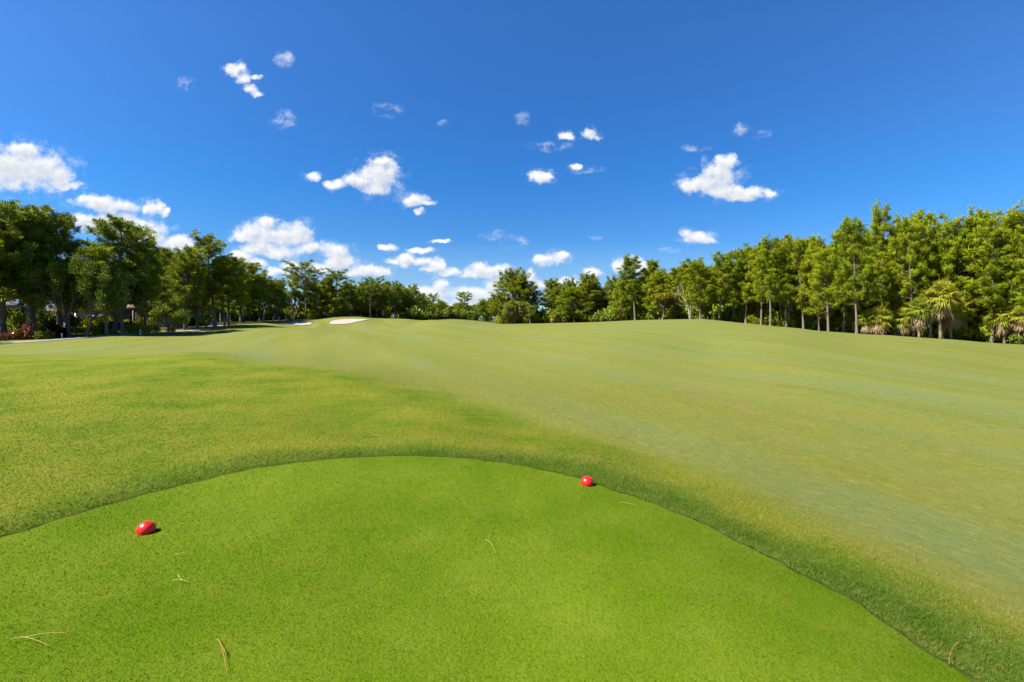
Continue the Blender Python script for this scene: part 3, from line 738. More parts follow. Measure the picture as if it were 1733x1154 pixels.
fr(300, 82, 428, 36, 'dense', 'bushy pine with dark trunk left of the tall leaning pine', GL)
fr(313, 79, 430, 28, 'dense2', 'pine with bare grey lower trunk at the path bend', GL)
fr(334, 84, 438, 30, 'oak', 'round dark tree with short black trunk at the path bend', GL)
fr(350, 86, 470, 24, 'oak2', 'low dark leafy tree beside the leaning grey pine trunk', GL)
fr(364, 87, 405, 46, 'tall2', 'tallest pine of the left row, wide crowned on a long grey trunk', GL)
fr(380, 89, 440, 26, 'narrow', 'slim pine, left one of the two bare trunks in the brown mulch', GL)
fr(386, 90, 436, 30, 'tall', 'slim pine, right one of the two bare trunks in the brown mulch', GL)
fr(408, 112, 447, 34, 'dense', 'dark pine right of the twin bare trunks', GL)
fr(440, 119, 462, 26, 'dense2', 'dark bushy pine left of the bright green thicket', GL)
fr(468, 131, 478, 30, 'bright', 'bright green leafy tree behind the left bunker', GL)
fr(494, 140, 466, 20, 'umb', 'pale flat topped pine left of the tall lone trunk', GL)
fr(500, 142, 486, 26, 'oak', 'dark leafy tree behind the left bunker end', GL)
fr(518, 138, 449, 27, 'umb2', 'tall flat topped pine on a long pale trunk behind the left bunker', GM)
fr(536, 142, 478, 24, 'low', 'bushy yellow green pine between the two bunkers', GM)
fr(553, 146, 470, 18, 'narrow', 'slim pale trunked pine behind the right bunker tip', GM)
fr(566, 148, 462, 30, 'umb2', 'wide round topped pine behind the large bunker', GM)
fr(590, 152, 486, 24, 'oak2', 'round dark tree behind the middle of the large bunker', GM)
fr(604, 160, 492, 22, 'low', 'low olive pine left of the open crowned tree', GM)
fr(627, 150, 473, 27, 'umb2', 'open crowned pine with sky gaps at the right bunker end', GM)
fr(638, 154, 492, 18, 'dense', 'dark pine with a brown trunk at the edge of the palm scrub', GM)
for px, Y, tp, hw, ky, lb in ((662,220,500,22,'dome','left one of two low domed trees in the far gap'),(684,228,505,20,'dome','right one of two low domed trees in the far gap'),
    (712,262,503,14,'umb','left crown of the paired flat pines in the far gap'),(731,258,499,13,'umb','right and taller crown of the paired flat pines in the far gap'),
    (752,262,512,9,'umb2','little round topped pine between the flat pair and the lone pine'),(783,250,496,17,'umb','lone flat topped pine standing clear in the far gap'),
    (822,200,512,18,'dome','low dome of leaves at the left foot of the big rounded tree'),(840,190,500,18,'dense','olive pine on the left shoulder of the big rounded tree')):
    fr(px, Y, tp, hw, ky, lb, GM)
fr(868, 170, 470, 36, 'dome', 'big rounded tree at the left end of the right wood', GM)
fr(893, 172, 480, 24, 'dense2', 'dark pine with sky gaps right of the big rounded tree', GM)
fr(872, 164, 503, 22, 'bright', 'yellow green leafy tree at the foot of the big rounded tree', GM)
fr(898, 162, 508, 18, 'bright', 'bright leafy tree right of the dark hollow at the wood end', GM)
fr(930, 176, 475, 26, 'tall2', 'round topped pine with a thin trunk behind the dry palmetto', GM)
fr(950, 172, 488, 20, 'dense', 'dark pine right of the dry palmetto', GM)
fr(972, 160, 486, 24, 'low', 'olive bushy pine left of the twin pale trunks', GR)
fr(997, 158, 466, 30, 'tall2', 'domed pine, left one of the twin pale trunks', GR)
fr(1005, 160, 470, 28, 'tall', 'domed pine, right one of the twin pale trunks', GR)
fr(1030, 158, 484, 22, 'bright', 'leafy tree right of the twin pale trunks', GR)
fr(1075, 128, 438, 25, 'tall2', 'tall open pine rising above its neighbours against the cloud', GR)
fr(1099, 130, 442, 15, 'narrow', 'narrow dark pine right beside the tall open pine', GR)
fr(1052, 132, 470, 16, 'low', 'shorter bushy pine left of the tall open pine', GR)
fr(1124, 122, 458, 26, 'low', 'low yellow olive pine right of the narrow dark pine', GR)
fr(1120, 112, 492, 26, 'golden', 'golden leafed small tree under the low olive pine', GR)
fr(1146, 116, 452, 24, 'tall3', 'pine behind the bare grey limbs', GR)
fr(1169, 106, 443, 26, 'tall2', 'dark trunked pine right beside the bare grey limbs', GR)
fr(1185, 98, 446, 22, 'tall', 'pale trunked pine on the crest of the ridge', GR)
fr(1217, 98, 432, 27, 'tall2', 'dark trunked pine just right of the ridge crest', GR)
fr(1241, 100, 426, 24, 'tall3', 'pine with dark trunk fourth right of the ridge crest', GR)
fr(1262, 96, 420, 28, 'tall', 'full crowned pine where the skyline starts to climb', GR)
fr(1288, 92, 418, 26, 'tall3', 'leafy low branched pine left of the pale trunk', GR)
fr(1304, 84, 408, 28, 'tall2', 'pine with a straight pale trunk down to the grass', GR)
fr(1331, 86, 404, 28, 'tall', 'pine with a double dark trunk', GR)
fr(1360, 82, 402, 28, 'tall3', 'bushy pine with orange dead twigs', GR)
fr(1386, 80, 402, 26, 'low', 'pine clothed in branches almost to the grass', GR)
fr(1402, 74, 420, 28, 'tall3', 'pine with a short pale trunk below low branches', GR)
fr(1428, 78, 392, 24, 'narrow', 'narrow pine behind the prominent tan trunk', GR)
fr(1450, 71, 375, 32, 'tall', 'prominent pine on a long straight tan trunk', GR)
fr(1494, 76, 357, 26, 'tall2', 'pine with the highest peak of the right skyline', GR)
fr(1518, 74, 374, 26, 'tall3', 'pine right of the highest peak', GR)
fr(1546, 70, 374, 30, 'tall2', 'leaning trunked pine left of the big fan palm', GR)
fr(1577, 72, 360, 28, 'tall', 'tall pine behind the big fan palm', GR)
fr(1612, 70, 368, 30, 'tall3', 'pine right behind the big fan palm', GR)
fr(1646, 72, 366, 26, 'narrow', 'slender pale trunked pine right of the big fan palm', GR)
fr(1668, 70, 360, 28, 'tall2', 'tall pine behind the thick twin trunk', GR)
fr(1678, 66, 384, 36, 'tall3', 'bright pine on a thick brown trunk near the right edge', GR)
fr(1712, 68, 366, 32, 'tall', 'pine above the dead palm fronds at the right edge', GR)
fr(1755, 66, 356, 34, 'tall2', 'pine cut off by the right picture edge', GR)
fr(1800, 62, 350, 36, 'tall', 'pine just beyond the right picture edge', GR)

# rows behind, filling the woods
def fill(line, rows, step, first, keys, hr, label, group, jit=1.2, left=False):
    seg = np.hypot(*np.diff(line, axis=0).T); cum = np.concatenate([[0], np.cumsum(seg)])
    for r_ in range(rows):
        s = prng.uniform(0, step)
        while s < cum[-1]:
            x = np.interp(s, cum, line[:, 0]); y = np.interp(s, cum, line[:, 1])
            x2 = np.interp(s + 1, cum, line[:, 0]); y2 = np.interp(s + 1, cum, line[:, 1])
            d_ = np.array([x2 - x, y2 - y]); d_ = d_ / (np.linalg.norm(d_) + 1e-6)
            nrm_ = np.array([d_[1], -d_[0]]) if not left else np.array([-d_[1], d_[0]])
            off = first + r_ * step * 1.15
            q = np.array([x, y]) + nrm_ * off + np.array([prng.uniform(-jit, jit), prng.uniform(-jit, jit)])
            if all((q[0] - a) ** 2 + (q[1] - b) ** 2 > 5.0 for a, b in FRONT):
                FRONT.append(tuple(q))
                put(prng.choice(keys), q[0], q[1], prng.uniform(*hr), None, label, group)
            s += step * prng.uniform(0.8, 1.25)
rl1 = np.array([(75,54),(66,68),(58,80),(53,92),(50,106)]); rl2 = np.array([(50,106),(45,120),(38,140),(28,164),(10,176)])
fill(rl1, 4, 4.2, 3.0, ['tall', 'tall2', 'tall3', 'narrow', 'low'], (14.2, 16.4), 'pine standing in the deep right wood behind the front row', 'pines deep in the right wood')
fill(rl2, 3, 4.6, 3.0, ['tall', 'tall2', 'tall3', 'low', 'dense2'], (11.5, 14.0), 'pine in the receding wood behind the ridge crest', 'pines deep in the wood behind the ridge')
fill(np.array([(73,54),(64,68),(57,79),(51,92),(46,104),(40,118),(33,134)]), 1, 4.2, 1.5, ['low', 'bright', 'tall3', 'low', 'oak'], (5.5, 9.5), 'young bushy tree between the front trunks of the right wood', 'young trees filling the right wood edge')
fill(np.array([(71,55),(62,69),(55,80),(49,93),(44,106)]), 1, 3.1, 0.8, ['narrow', 'tall3', 'narrow', 'tall2', 'tall'], (12.5, 15.2), 'slender pine squeezed between the front pines of the right wood', 'slender pines filling the front of the right wood')
fill(np.array([(72,56),(63,70),(56,81),(50,94),(45,107),(39,122)]), 1, 3.6, 2.4, ['low', 'tall3', 'dense2', 'tall'], (11.0, 14.6), 'leafy pine packed behind the front pines of the right wood', 'leafy pines packed into the right wood')
ll1 = np.array([(-75,60),(-64,72),(-60,86),(-58,100),(-60,122),(-62,142)])
fill(ll1, 2, 6.0, 5.0, ['dense', 'dense2', 'tall3', 'oak'], (9.5, 12), 'dark tree in the second rank behind the cart path row', 'trees behind the cart path row', left=True)
fill(np.array([(-60,146),(-46,152),(-36,160),(-32,190)]), 3, 5.5, 3.0, ['dense', 'oak2', 'low', 'dense2'], (9, 12), 'tree in the wood behind the bunkers', 'trees behind the bunkers', left=True)
for i in range(46):
    Y = prng.uniform(285, 380); px = 640 + (i + prng.uniform(0, 1)) / 46 * 210
    put(prng.choice(['dome', 'dense', 'oak2', 'low']), wp(px, Y), Y, prng.uniform(5.5, 8.5), prng.uniform(4.0, 6.5), 'leafy tree of the low far wood closing the gap', 'trees of the far wood')

# ------------------------------------------------------------------ palms
GP = 'cabbage palms at the right wood edge'
for px, Y, H, ky, lb in ((1575,67,6.8,'palm0','cabbage palm leaning against the left side of the big fan palm'),(1610,67,6.4,'palm1','cabbage palm tucked under the right side of the big fan palm'),
    (1592,66,8.0,'palm0','big fan palm with green crown above a skirt of dead fronds'),(1556,67,5.6,'palm1','cabbage palm with a bare pale trunk left of the big fan palm'),
    (1620,69,6.2,'palm1','cabbage palm half hidden right of the big fan palm'),(1486,70,4.4,'palm2','short cabbage palm with an orange dead frond right of the tan trunk'),
    (1466,71,3.6,'palm2','low palm with tan hanging fronds just right of the tan trunk'),(1528,70,4.2,'palm2','withered short palm left of the leaning pine trunk'),
    (1700,65,5.6,'palm1','cabbage palm with grey pink dead fronds near the right edge'),(1726,63,5.2,'palm0','cabbage palm with hanging dead fronds at the right picture edge'),
    (1572,71,7.6,'palm0','taller dim cabbage palm behind the big fan palm')):
    put(ky, wp(px, Y), Y, H, None, lb, GP)
put('palm2', wp(936, 162), 162, 4.0, 2.2, 'dry pale palmetto at the foot of the far wood', 'cabbage palms far off')
put('palm2', wp(650, 160), 160, 4.2, 2.0, 'far palmetto right of the large bunker', 'cabbage palms far off')
put('palm1', wp(708, 205), 205, 6.0, 2.4, 'far pale palm in the gap of the wood', 'cabbage palms far off')
put('palm0', wp(275, 92), 92, 14.5, 3.2, 'tall palm whose fronds poke above the left trees', 'cabbage palms by the houses')
put('palm0', wp(300, 100), 100, 14.8, 3.2, 'second tall palm whose fronds poke above the left trees', 'cabbage palms by the houses')

# ------------------------------------------------------------------ shrubs
def bush_mesh(name, seed, mt, **kw): return bush_arrays(seed, **kw).mesh(name, M[mt])
BM = {'green': bush_mesh('shrub', 51, 'oak', n=1600), 'green2': bush_mesh('shrub', 52, 'oak', n=1600), 'bright': bush_mesh('shrub', 53, 'bright', n=1500),
      'olive': bush_mesh('shrub', 54, 'pine', n=1800, leaf=0.22, long=0.3), 'yellow': bush_mesh('shrub', 55, 'yellow', n=1200), 'red': bush_mesh('shrub', 56, 'red', n=260, leaf=0.42, long=0.4),
      'orange': bush_mesh('shrub', 57, 'orange', n=300, leaf=0.40, long=0.4), 'wine': bush_mesh('shrub', 58, 'wine', n=700, leaf=0.26), 'hedge': bush_mesh('shrub', 59, 'hedge', n=2200, leaf=0.12),
      'gold': bush_mesh('shrub', 60, 'hedge', n=300, leaf=0.38, long=0.4)}
def shrub(key, px, Y, w, h, label, group=None, name='shrub', rz=None):
    x = wp(px, Y)
    o = link(name, BM[key], None, (x, Y, tz(x, Y) - 0.03), prng.uniform(0, 6.28) if rz is None else rz, (w, w, h / 1.2))
    return tag(o, label, 'shrub', group)
GB = 'garden shrubs between the path and the house'
for a in (('orange',16,59,0.9,0.9,'low orange croton at the left picture edge'),('orange',31,59.5,0.9,0.9,'orange and white croton left of the tall red plant'),
          ('red',48,60,0.8,2.0,'tall red leaved plant beside the round green shrub'),('bright',62,60.5,1.25,1.7,'round yellow green shrub right of the red plant'),
          ('gold',80,60,1.0,1.1,'yellow and pink croton left of the wine dark shrub'),('wine',94,61,1.2,2.0,'wine dark shrub beside the small white path light'),
          ('wine',112,64,0.9,1.3,'brownish low shrub at the foot of the forking trunk'),('green',30,66,1.6,3.4,'tall glossy leaved plant behind the crotons'),
          ('green2',75,68,1.6,3.4,'dark leafy mass behind the wine dark shrub'),('green',14,70,2.0,4.0,'tall leafy mass at the left picture edge behind the crotons'),('green2',132,74,1.8,2.6,'dark shrub before the house wall behind the straight black trunk'),('olive',162,70,1.5,2.6,'sunlit olive shrub before the house wall'),
          ('green2',185,69,1.4,1.9,'dark hedge block between the two grey trunks'),('green',222,70,1.2,1.7,'dark shrub left of the yellow flowers'),
          ('yellow',238,74,0.8,2.6,'yellow flowering shrub left of its twin'),('yellow',252,75,0.8,2.5,'yellow flowering shrub right of its twin'),
          ('hedge',262,72,0.8,1.1,'small yellow green bush beside the small round tree'),('hedge',290,74,0.7,1.0,'small yellow green bush right of the small round tree'),
          ('bright',345,92,1.2,1.5,'bright bush among the dark trunks of the path bend'),('green',330,95,1.8,1.8,'dark green bush behind the path bend'),
          ('bright',320,110,1.2,2.0,'pale leafed bush under the grey trunked pine')):
    shrub(*a, group=GB)
def hedge(px0, px1, Y, h, w, mt, label, seed):
    global rng
    rng = np.random.default_rng(seed)
    n = 5000; x0, x1 = wp(px0, Y), wp(px1, Y); m = MB()
    x = rng.uniform(x0, x1, n); yv = Y + rng.uniform(-w / 2, w / 2, n); zz = rng.uniform(0.02, 1, n) ** 0.6 * h * (1 + 0.10 * np.sin(x * 2.1))
    c = np.stack([x, yv, terr(x, yv) + zz], -1); d = unit(rdir(n) + [0, 0, 0.4]); s_ = unit(np.cross(d, rdir(n)))
    l_ = 0.14 * rng.uniform(0.6, 1.4, n)
    m.kites(c, d, s_, l_, l_ * 0.6, np.clip(rng.normal(0.5, 0.25, n), 0, 1))
    return tag(link('hedge', m.mesh('hedge', M[mt])), label, 'hedge', 'clipped hedges before the house')
hedge(122, 171, 68, 0.95, 0.9, 'hedge', 'clipped yellow green hedge before the house wall', 71)
hedge(214, 252, 68, 1.1, 1.0, 'hedge', 'variegated pale yellow hedge behind the white path light', 72)
hedge(172, 216, 74, 1.6, 0.8, 'hedge', 'taller flat topped hedge behind the grey trunks', 73)
hedge(66, 104, 70, 0.9, 0.9, 'hedge', 'yellow green hedge behind the wine dark shrub', 74)

# undergrowth along the wood edges: dense masses
def undergrowth(name, line, n, hr, mts, label, seed, width=4.0, left=False):
    global rng
    rr_ = np.random.default_rng(seed)
    src = [bush_arrays(seed + q, n=900, leaf=0.24, long=0.5).arrays() for q in range(4)]
    seg = np.hypot(*np.diff(line, axis=0).T); cum = np.concatenate([[0], np.cumsum(seg)])
    for mi, mt in enumerate(mts):
        VV, QQ, TT, NN = [], [], [], []; k0 = 0
        for b in range(n):
            s = rr_.uniform(0, cum[-1]); x = np.interp(s, cum, line[:, 0]); y = np.interp(s, cum, line[:, 1])
            x2 = np.interp(s + 1, cum, line[:, 0]); y2 = np.interp(s + 1, cum, line[:, 1]); d_ = np.array([x2 - x, y2 - y]); d_ /= np.linalg.norm(d_) + 1e-6
            nn = np.array([d_[1], -d_[0]]) if not left else np.array([-d_[1], d_[0]])
            o = rr_.uniform(0, width); x += nn[0] * o; y += nn[1] * o
            Vb, Qb, Tb, Nb = src[rr_.integers(0, 4)]
            h = rr_.uniform(*hr) * (0.7 + 0.6 * o / width); w = h * rr_.uniform(0.6, 1.0); a = rr_.uniform(0, 6.28)
            Vn = np.stack([(Vb[:, 0] * math.cos(a) - Vb[:, 1] * math.sin(a)) * w + x, (Vb[:, 0] * math.sin(a) + Vb[:, 1] * math.cos(a)) * w + y, Vb[:, 2] * h / 1.1 + tz(x, y) - 0.05], -1)
            VV.append(Vn); QQ.append(Qb + k0); TT.append(np.clip(Tb + rr_.normal(0, 0.1), 0, 1)); NN.append(np.stack([Nb[:, 0] * math.cos(a) - Nb[:, 1] * math.sin(a), Nb[:, 0] * math.sin(a) + Nb[:, 1] * math.cos(a), Nb[:, 2]], -1)); k0 += len(Vn)
        tag(link(name, mesh(name, np.vstack(VV), [np.vstack(QQ)], M[mt], {'tint': np.concatenate(TT), 'puff': np.vstack(NN)})), label[mi], 'undergrowth', kind='stuff')
undergrowth('undergrowth', np.array([(72,55),(65,66.5),(58,76),(52,86),(46,99),(40,114)]), 80, (1.0, 3.0), ['oak', 'pine'],
            ['dark undergrowth along the foot of the right wood', 'olive undergrowth along the foot of the right wood'], 80)
undergrowth('undergrowth', np.array([(46,99),(40,114),(34,130),(27,156),(12,163),(-5,167)]), 45, (1.8, 4.0), ['oak', 'pine', 'bright'],
            ['dark undergrowth along the far right wood', 'olive undergrowth along the far right wood', 'bright undergrowth along the far right wood'], 90)
undergrowth('undergrowth', np.array([(-8,200),(-20,205),(-32,190),(-40,165),(-34,158)]), 40, (1.5, 3.2), ['oak', 'bright'],
            ['dark scrub in the far gap', 'bright scrub in the far gap'], 100, left=True)
undergrowth('undergrowth', np.array([(-66,108),(-66,126),(-66,144),(-48,158),(-40,166)]), 40, (1.5, 3.5), ['oak', 'pine'],
            ['dark undergrowth behind the bunkers', 'olive undergrowth behind the bunkers'], 110, left=True)

undergrowth('undergrowth', np.array([(92,60),(80,74),(72,88),(66,104),(58,122),(50,142),(36,176),(8,186)]), 55, (3.0, 5.5), ['oak', 'pine'],
            ['tall dark growth inside the right wood', 'tall olive growth inside the right wood'], 120, 6.0)
undergrowth('undergrowth', np.array([(-92,100),(-82,118),(-76,140),(-70,160),(-52,176)]), 30, (2.5, 5.0), ['oak'],
            ['tall dark growth behind the left trees'], 130, 6.0, True)

# bare grey limbs beside the ridge
def limbs():
    global rng
    rng = np.random.default_rng(9); m = MB(); H = 8.2
    m.tube(np.array([(0,0,-.3),(-.3,0,2.2),(-.9,.1,3.9),(-2.0,.1,5.2),(-3.0,.2,6.4)]), [.16,.14,.11,.07,.03], 6)
    for p, q in (((-.9,.1,3.9),(.1,.2,6.6)),((-2.0,.1,5.2),(-3.6,.1,5.5)),((-1.4,.1,4.5),(-1.6,.3,7.4)),((-.4,0,2.6),(-2.4,-.2,3.0)),((-2.5,.1,5.8),(-2.4,.3,7.2)),((-.6,.1,3.2),(-2.6,0,4.4))):
        p, q = np.array(p), np.array(q); mid = (p + q) / 2 + rng.normal(0, .15, 3)
        m.tube(np.array([p, mid, q]), [.07, .05, .018], 5)
        for _ in range(3):
            b = mid + (q - mid) * rng.uniform(0, .9); m.tube(np.array([b, b + rng.normal(0, .35, 3) + [-.2, 0, .35]]), [.03, .008], 4)
    x = wp(1168, 103)
    return tag(link('bare_tree', m.mesh('bare_tree', M['greybark'], True), None, (x, 103, tz(x, 103))), 'bare grey leafless limbs spreading left before the ridge pines', 'dead tree')
limbs()

# ------------------------------------------------------------------ cart path and bunkers
def strip_mesh(name, ctr, widths, mt, lift, sub=24):
    ctr = np.array(ctr, float); tt = np.linspace(0, len(ctr) - 1, (len(ctr) - 1) * sub)
    x = np.interp(tt, range(len(ctr)), ctr[:, 0]); y = np.interp(tt, range(len(ctr)), ctr[:, 1]); w = np.interp(tt, range(len(ctr)), widths)
    kk = np.hanning(sub + 1); kk /= kk.sum(); sm = lambda a: np.convolve(np.pad(a, sub // 2, mode='edge'), kk, 'valid')
    x, y = sm(x), sm(y)
    dx, dy = np.gradient(x), np.gradient(y); l = np.hypot(dx, dy); nx, ny = -dy / l, dx / l
    cols = 6; f = np.linspace(-.5, .5, cols)
    X = x[:, None] + nx[:, None] * w[:, None] * f; Y = y[:, None] + ny[:, None] * w[:, None] * f
    V = np.stack([X, Y, terr(X, Y) + lift], -1).reshape(-1, 3)
    i = np.arange(len(x) - 1)[:, None] * cols; j = np.arange(cols - 1)[None]
    return mesh(name, V, [np.stack([i + j, i + j + 1, i + cols + j + 1, i + cols + j], -1).reshape(-1, 4)], mt, None, True)
M['path'] = plain_mat('path_concrete', (0.14, 0.138, 0.135), (0.19, 0.185, 0.18), 1.5, 0.9)
pth = [(wp(p, Y), Y) for p, Y in ((-420,40),(-200,47),(-60,52.5),(60,56.5),(130,60),(200,64.5),(270,71),(330,78.5),(360,84),(385,96),(398,108),(400,125))]
pth = [(-59.5 - 18, 42), (-62, 49), (-58, 53), (-54.6, 58), (-52.3, 63), (-51.6, 69), (-51.6, 75), (-52, 81), (-55, 90), (-62, 98), (-72, 104)]
tag(link('cart_path', strip_mesh('cart_path', pth, [2.6] * len(pth), M['path'], 0.05)), 'pale concrete cart path curving under the left trees', 'path', kind='structure')

M['sand'] = plain_mat('bunker_sand', (0.235, 0.20, 0.17), (0.28, 0.245, 0.21), 1.2, 0.95)
def bunker(name, outline, label):
    """outline: (px,py,Y) ring; sand sheet laid on the ground with a turf lip round its back"""
    O = np.array([(wp(p, Y), Y) for p, Y in outline]); n0 = len(O)
    tt = np.linspace(0, n0, 120, endpoint=False); Oc = np.vstack([O, O[:1]])
    x = np.interp(tt, range(n0 + 1), Oc[:, 0]); y = np.interp(tt, range(n0 + 1), Oc[:, 1])
    kk = np.hanning(13); kk /= kk.sum(); sm = lambda a: np.convolve(np.concatenate([a[-6:], a, a[:6]]), kk, 'valid')
    x, y = sm(x), sm(y); cx, cy = x.mean(), y.mean()
    f = np.linspace(0.03, 1, 12)
    X = cx + (x - cx)[None] * f[:, None]; Y = cy + (y - cy)[None] * f[:, None]
    V = np.stack([X, Y, terr(X, Y) + 0.10], -1).reshape(-1, 3); n = 120
    i = np.arange(11)[:, None] * n; j = np.arange(n)[None]; j2 = (j + 1) % n
    Q = np.stack([i + j, i + j2, i + n + j2, i + n + j], -1).reshape(-1, 4)
    root = tag(link(name, mesh(name, V, [Q, np.arange(n)[None]], M['sand'], None, True)), label, 'bunker', kind='structure')
    # raised turf lip along the back
    pts = np.stack([x, y], -1); back = pts[:, 1] > cy + 0.2 * (pts[:, 1].max() - cy)
    return root
bunker('sand_bunker', [(470,112),(487,110.5),(510,110.5),(524,111.5),(529,114),(524,117),(508,117.5),(490,116),(476,114)], 'small pale sand bunker on the left below the dark trees')
bunker('sand_bunker', [(557,114),(563,111.5),(572,110.5),(590,111.5),(606,115),(622,120.5),(626,122.6),(612,123.2),(590,123),(572,121.5),(560,118)], 'large pale sand bunker cut into the mound')

# ------------------------------------------------------------------ houses
M['stucco'] = plain_mat('beige_stucco', (0.24, 0.20, 0.14), (0.29, 0.245, 0.175), 3, 0.9)
M['greywall'] = plain_mat('grey_stucco', (0.16, 0.17, 0.18), (0.21, 0.22, 0.225), 3, 0.9)
M['white'] = plain_mat('white_paint', (0.44, 0.43, 0.41), (0.50, 0.49, 0.47), 3, 0.6)
m_, k = mat('roof_tile')
pos = k.n('ShaderNodeTexCoord').outputs['Object']
wv = k.n('ShaderNodeTexWave', ins={'Vector': pos, 'Scale': 3.0, 'Distortion': 0.3}).outputs['Fac']
c = k.mix(k.mr(k.noise(pos, 2.5, 4), 0.35, 0.65), (0.26, 0.14, 0.10), (0.40, 0.26, 0.20))
bs = k.n('ShaderNodeBsdfPrincipled', ins={'Base Color': c, 'Roughness': 0.8})
k.set(bs.inputs['Normal'], k.n('ShaderNodeBump', ins={'Strength': 0.8, 'Distance': 0.08, 'Height': wv}).outputs[0])
k.n('ShaderNodeOutputMaterial', ins={0: bs.outputs[0]})
M['roof'] = m_
m_, k = mat('window_glass')
bs = k.n('ShaderNodeBsdfPrincipled', ins={'Base Color': (0.03, 0.04, 0.05), 'Roughness': 0.08})
k.n('ShaderNodeOutputMaterial', ins={0: bs.outputs[0]})
M['glass'] = m_
def gable_roof(m, x0, x1, y0, y1, z, h, axis, ov=0.5, th=0.18):
    x0 -= ov; x1 += ov; y0 -= ov; y1 += ov
    if axis == 'y':
        xm = (x0 + x1) / 2; pr = [(x0, z), (xm, z + h), (x1, z), (x1, z - th), (xm, z + h - th), (x0, z - th)]
        A = [(a, y0, b) for a, b in pr]; B = [(a, y1, b) for a, b in pr]
    else:
        ym = (y0 + y1) / 2; pr = [(y0, z), (ym, z + h), (y1, z), (y1, z - th), (ym, z + h - th), (y0, z - th)]
        A = [(x0, a, b) for a, b in pr]; B = [(x1, a, b) for a, b in pr]
    q = [(i, (i + 1) % 6, 6 + (i + 1) % 6, 6 + i) for i in range(6)] + [(0, 5, 4, 1), (1, 4, 3, 2), (6, 7, 10, 11), (7, 8, 9, 10)]
    m.add(A + B, q)
def hip_roof(m, x0, x1, y0, y1, z, h, ov=0.6):
    x0 -= ov; x1 += ov; y0 -= ov; y1 += ov; ym = (y0 + y1) / 2; dd = (y1 - y0) / 2
    V = [(x0,y0,z),(x1,y0,z),(x1,y1,z),(x0,y1,z),(x0+dd,ym,z+h),(x1-dd,ym,z+h)]
    m.add(V, [(0,1,5,4),(2,3,4,5),(3,2,1,0)], [(1,2,5),(3,0,4)])
def house(px, Y, wmat, label, w=20, rz=0.0):
    x = wp(px, Y); r_ = link('house', None, None, (x, Y, tz(x, Y) - 0.2), rz); tag(r_, label, 'house')
    m = MB(); m.box((-w/2, 0, -0.5), (w/2, 11, 3.4)); link('wall', m.mesh('wall', M[wmat]), r_)
    m = MB(); m.box((-2.6, -3.0, -0.5), (3.4, -0.01, 3.2)); m.add([(-2.6,-3.0,3.2),(3.4,-3.0,3.2),(0.4,-3.0,4.7)], None, [(0,1,2)]); link('wall', m.mesh('wall', M[wmat]), r_)
    m = MB(); hip_roof(m, -w/2, w/2, 0, 11, 3.4, 2.9); link('roof', m.mesh('roof', M['roof']), r_)
    m = MB(); gable_roof(m, -2.6, 3.4, -3.0, 3.5, 3.25, 1.7, 'y'); link('roof', m.mesh('roof', M['roof']), r_)
    def win(cx, y, z0, z1, ww):
        f = MB()
        for lo, hi in (((cx-ww/2-.1,y-.08,z0-.1),(cx+ww/2+.1,y-.004,z0)),((cx-ww/2-.1,y-.08,z1),(cx+ww/2+.1,y-.004,z1+.1)),((cx-ww/2-.1,y-.08,z0),(cx-ww/2,y-.004,z1)),((cx+ww/2,y-.08,z0),(cx+ww/2+.1,y-.004,z1)),((cx-.04,y-.07,z0),(cx+.04,y-.004,z1))): f.box(lo, hi)
        fo = link('window', f.mesh('window', M['white']), r_)
        g_ = MB(); g_.box((cx-ww/2, y-.03, z0), (cx+ww/2, y-.006, z1)); link('pane', g_.mesh('pane', M['glass']), fo)
    for cx in (-w/2+1.8, -w/2+4.8, w/2-5.2, w/2-2.0): win(cx, 0, 0.9, 2.5, 1.6)
    win(0.4, -3.0, 0.6, 2.4, 1.8)
    for cx in (-w/2 + 6.6, w/2 - 3.6):
        m = MB(); th_ = np.linspace(0, 1, 2); m.tube(np.array([(cx, -1.6, -.4), (cx, -1.6, 3.1)]), [.2, .18], 10, True); link('column', m.mesh('column', M['white']), r_)
house(178, 88, 'stucco', 'beige stucco house with pinkish tile roof and gable behind the left trees', 21)
house(398, 142, 'greywall', 'grey walled house barely showing between the trunks left of the bunkers', 13)
house(-95, 100, 'stucco', 'beige house with tile roof behind the trees at the left picture edge', 20)

# small white lights and posts by the path
def post(px, Y, h, label, cap=True, r_=0.07):
    x = wp(px, Y); root = link('path_light', None, None, (x, Y, tz(x, Y))); tag(root, label, 'path light', 'white posts by the path')
    m = MB(); m.tube(np.array([(0,0,-.2),(0,0,h*.8)]), [r_, r_], 10, True); link('post', m.mesh('post', M['white']), root)
    m = MB(); m.tube(np.array([(0,0,h*.8),(0,0,h*.88),(0,0,h*.95),(0,0,h)]), [r_*1.5, r_*1.6, r_*1.1, r_*.3], 10, True); link('cap', m.mesh('cap', M['white']), root)
post(237.5, 65, 0.75, 'white path light standing before the variegated hedge')
post(105, 60, 0.65, 'small white path light right of the wine dark shrub')
for px, lb in ((462,'leftmost white post left of the small bunker'),(472,'second white post from the left beside the small bunker'),(484,'third white post behind the small bunker'),(496,'rightmost white post behind the small bunker')):
    post(px, 122, 1.15, lb, r_=0.13)
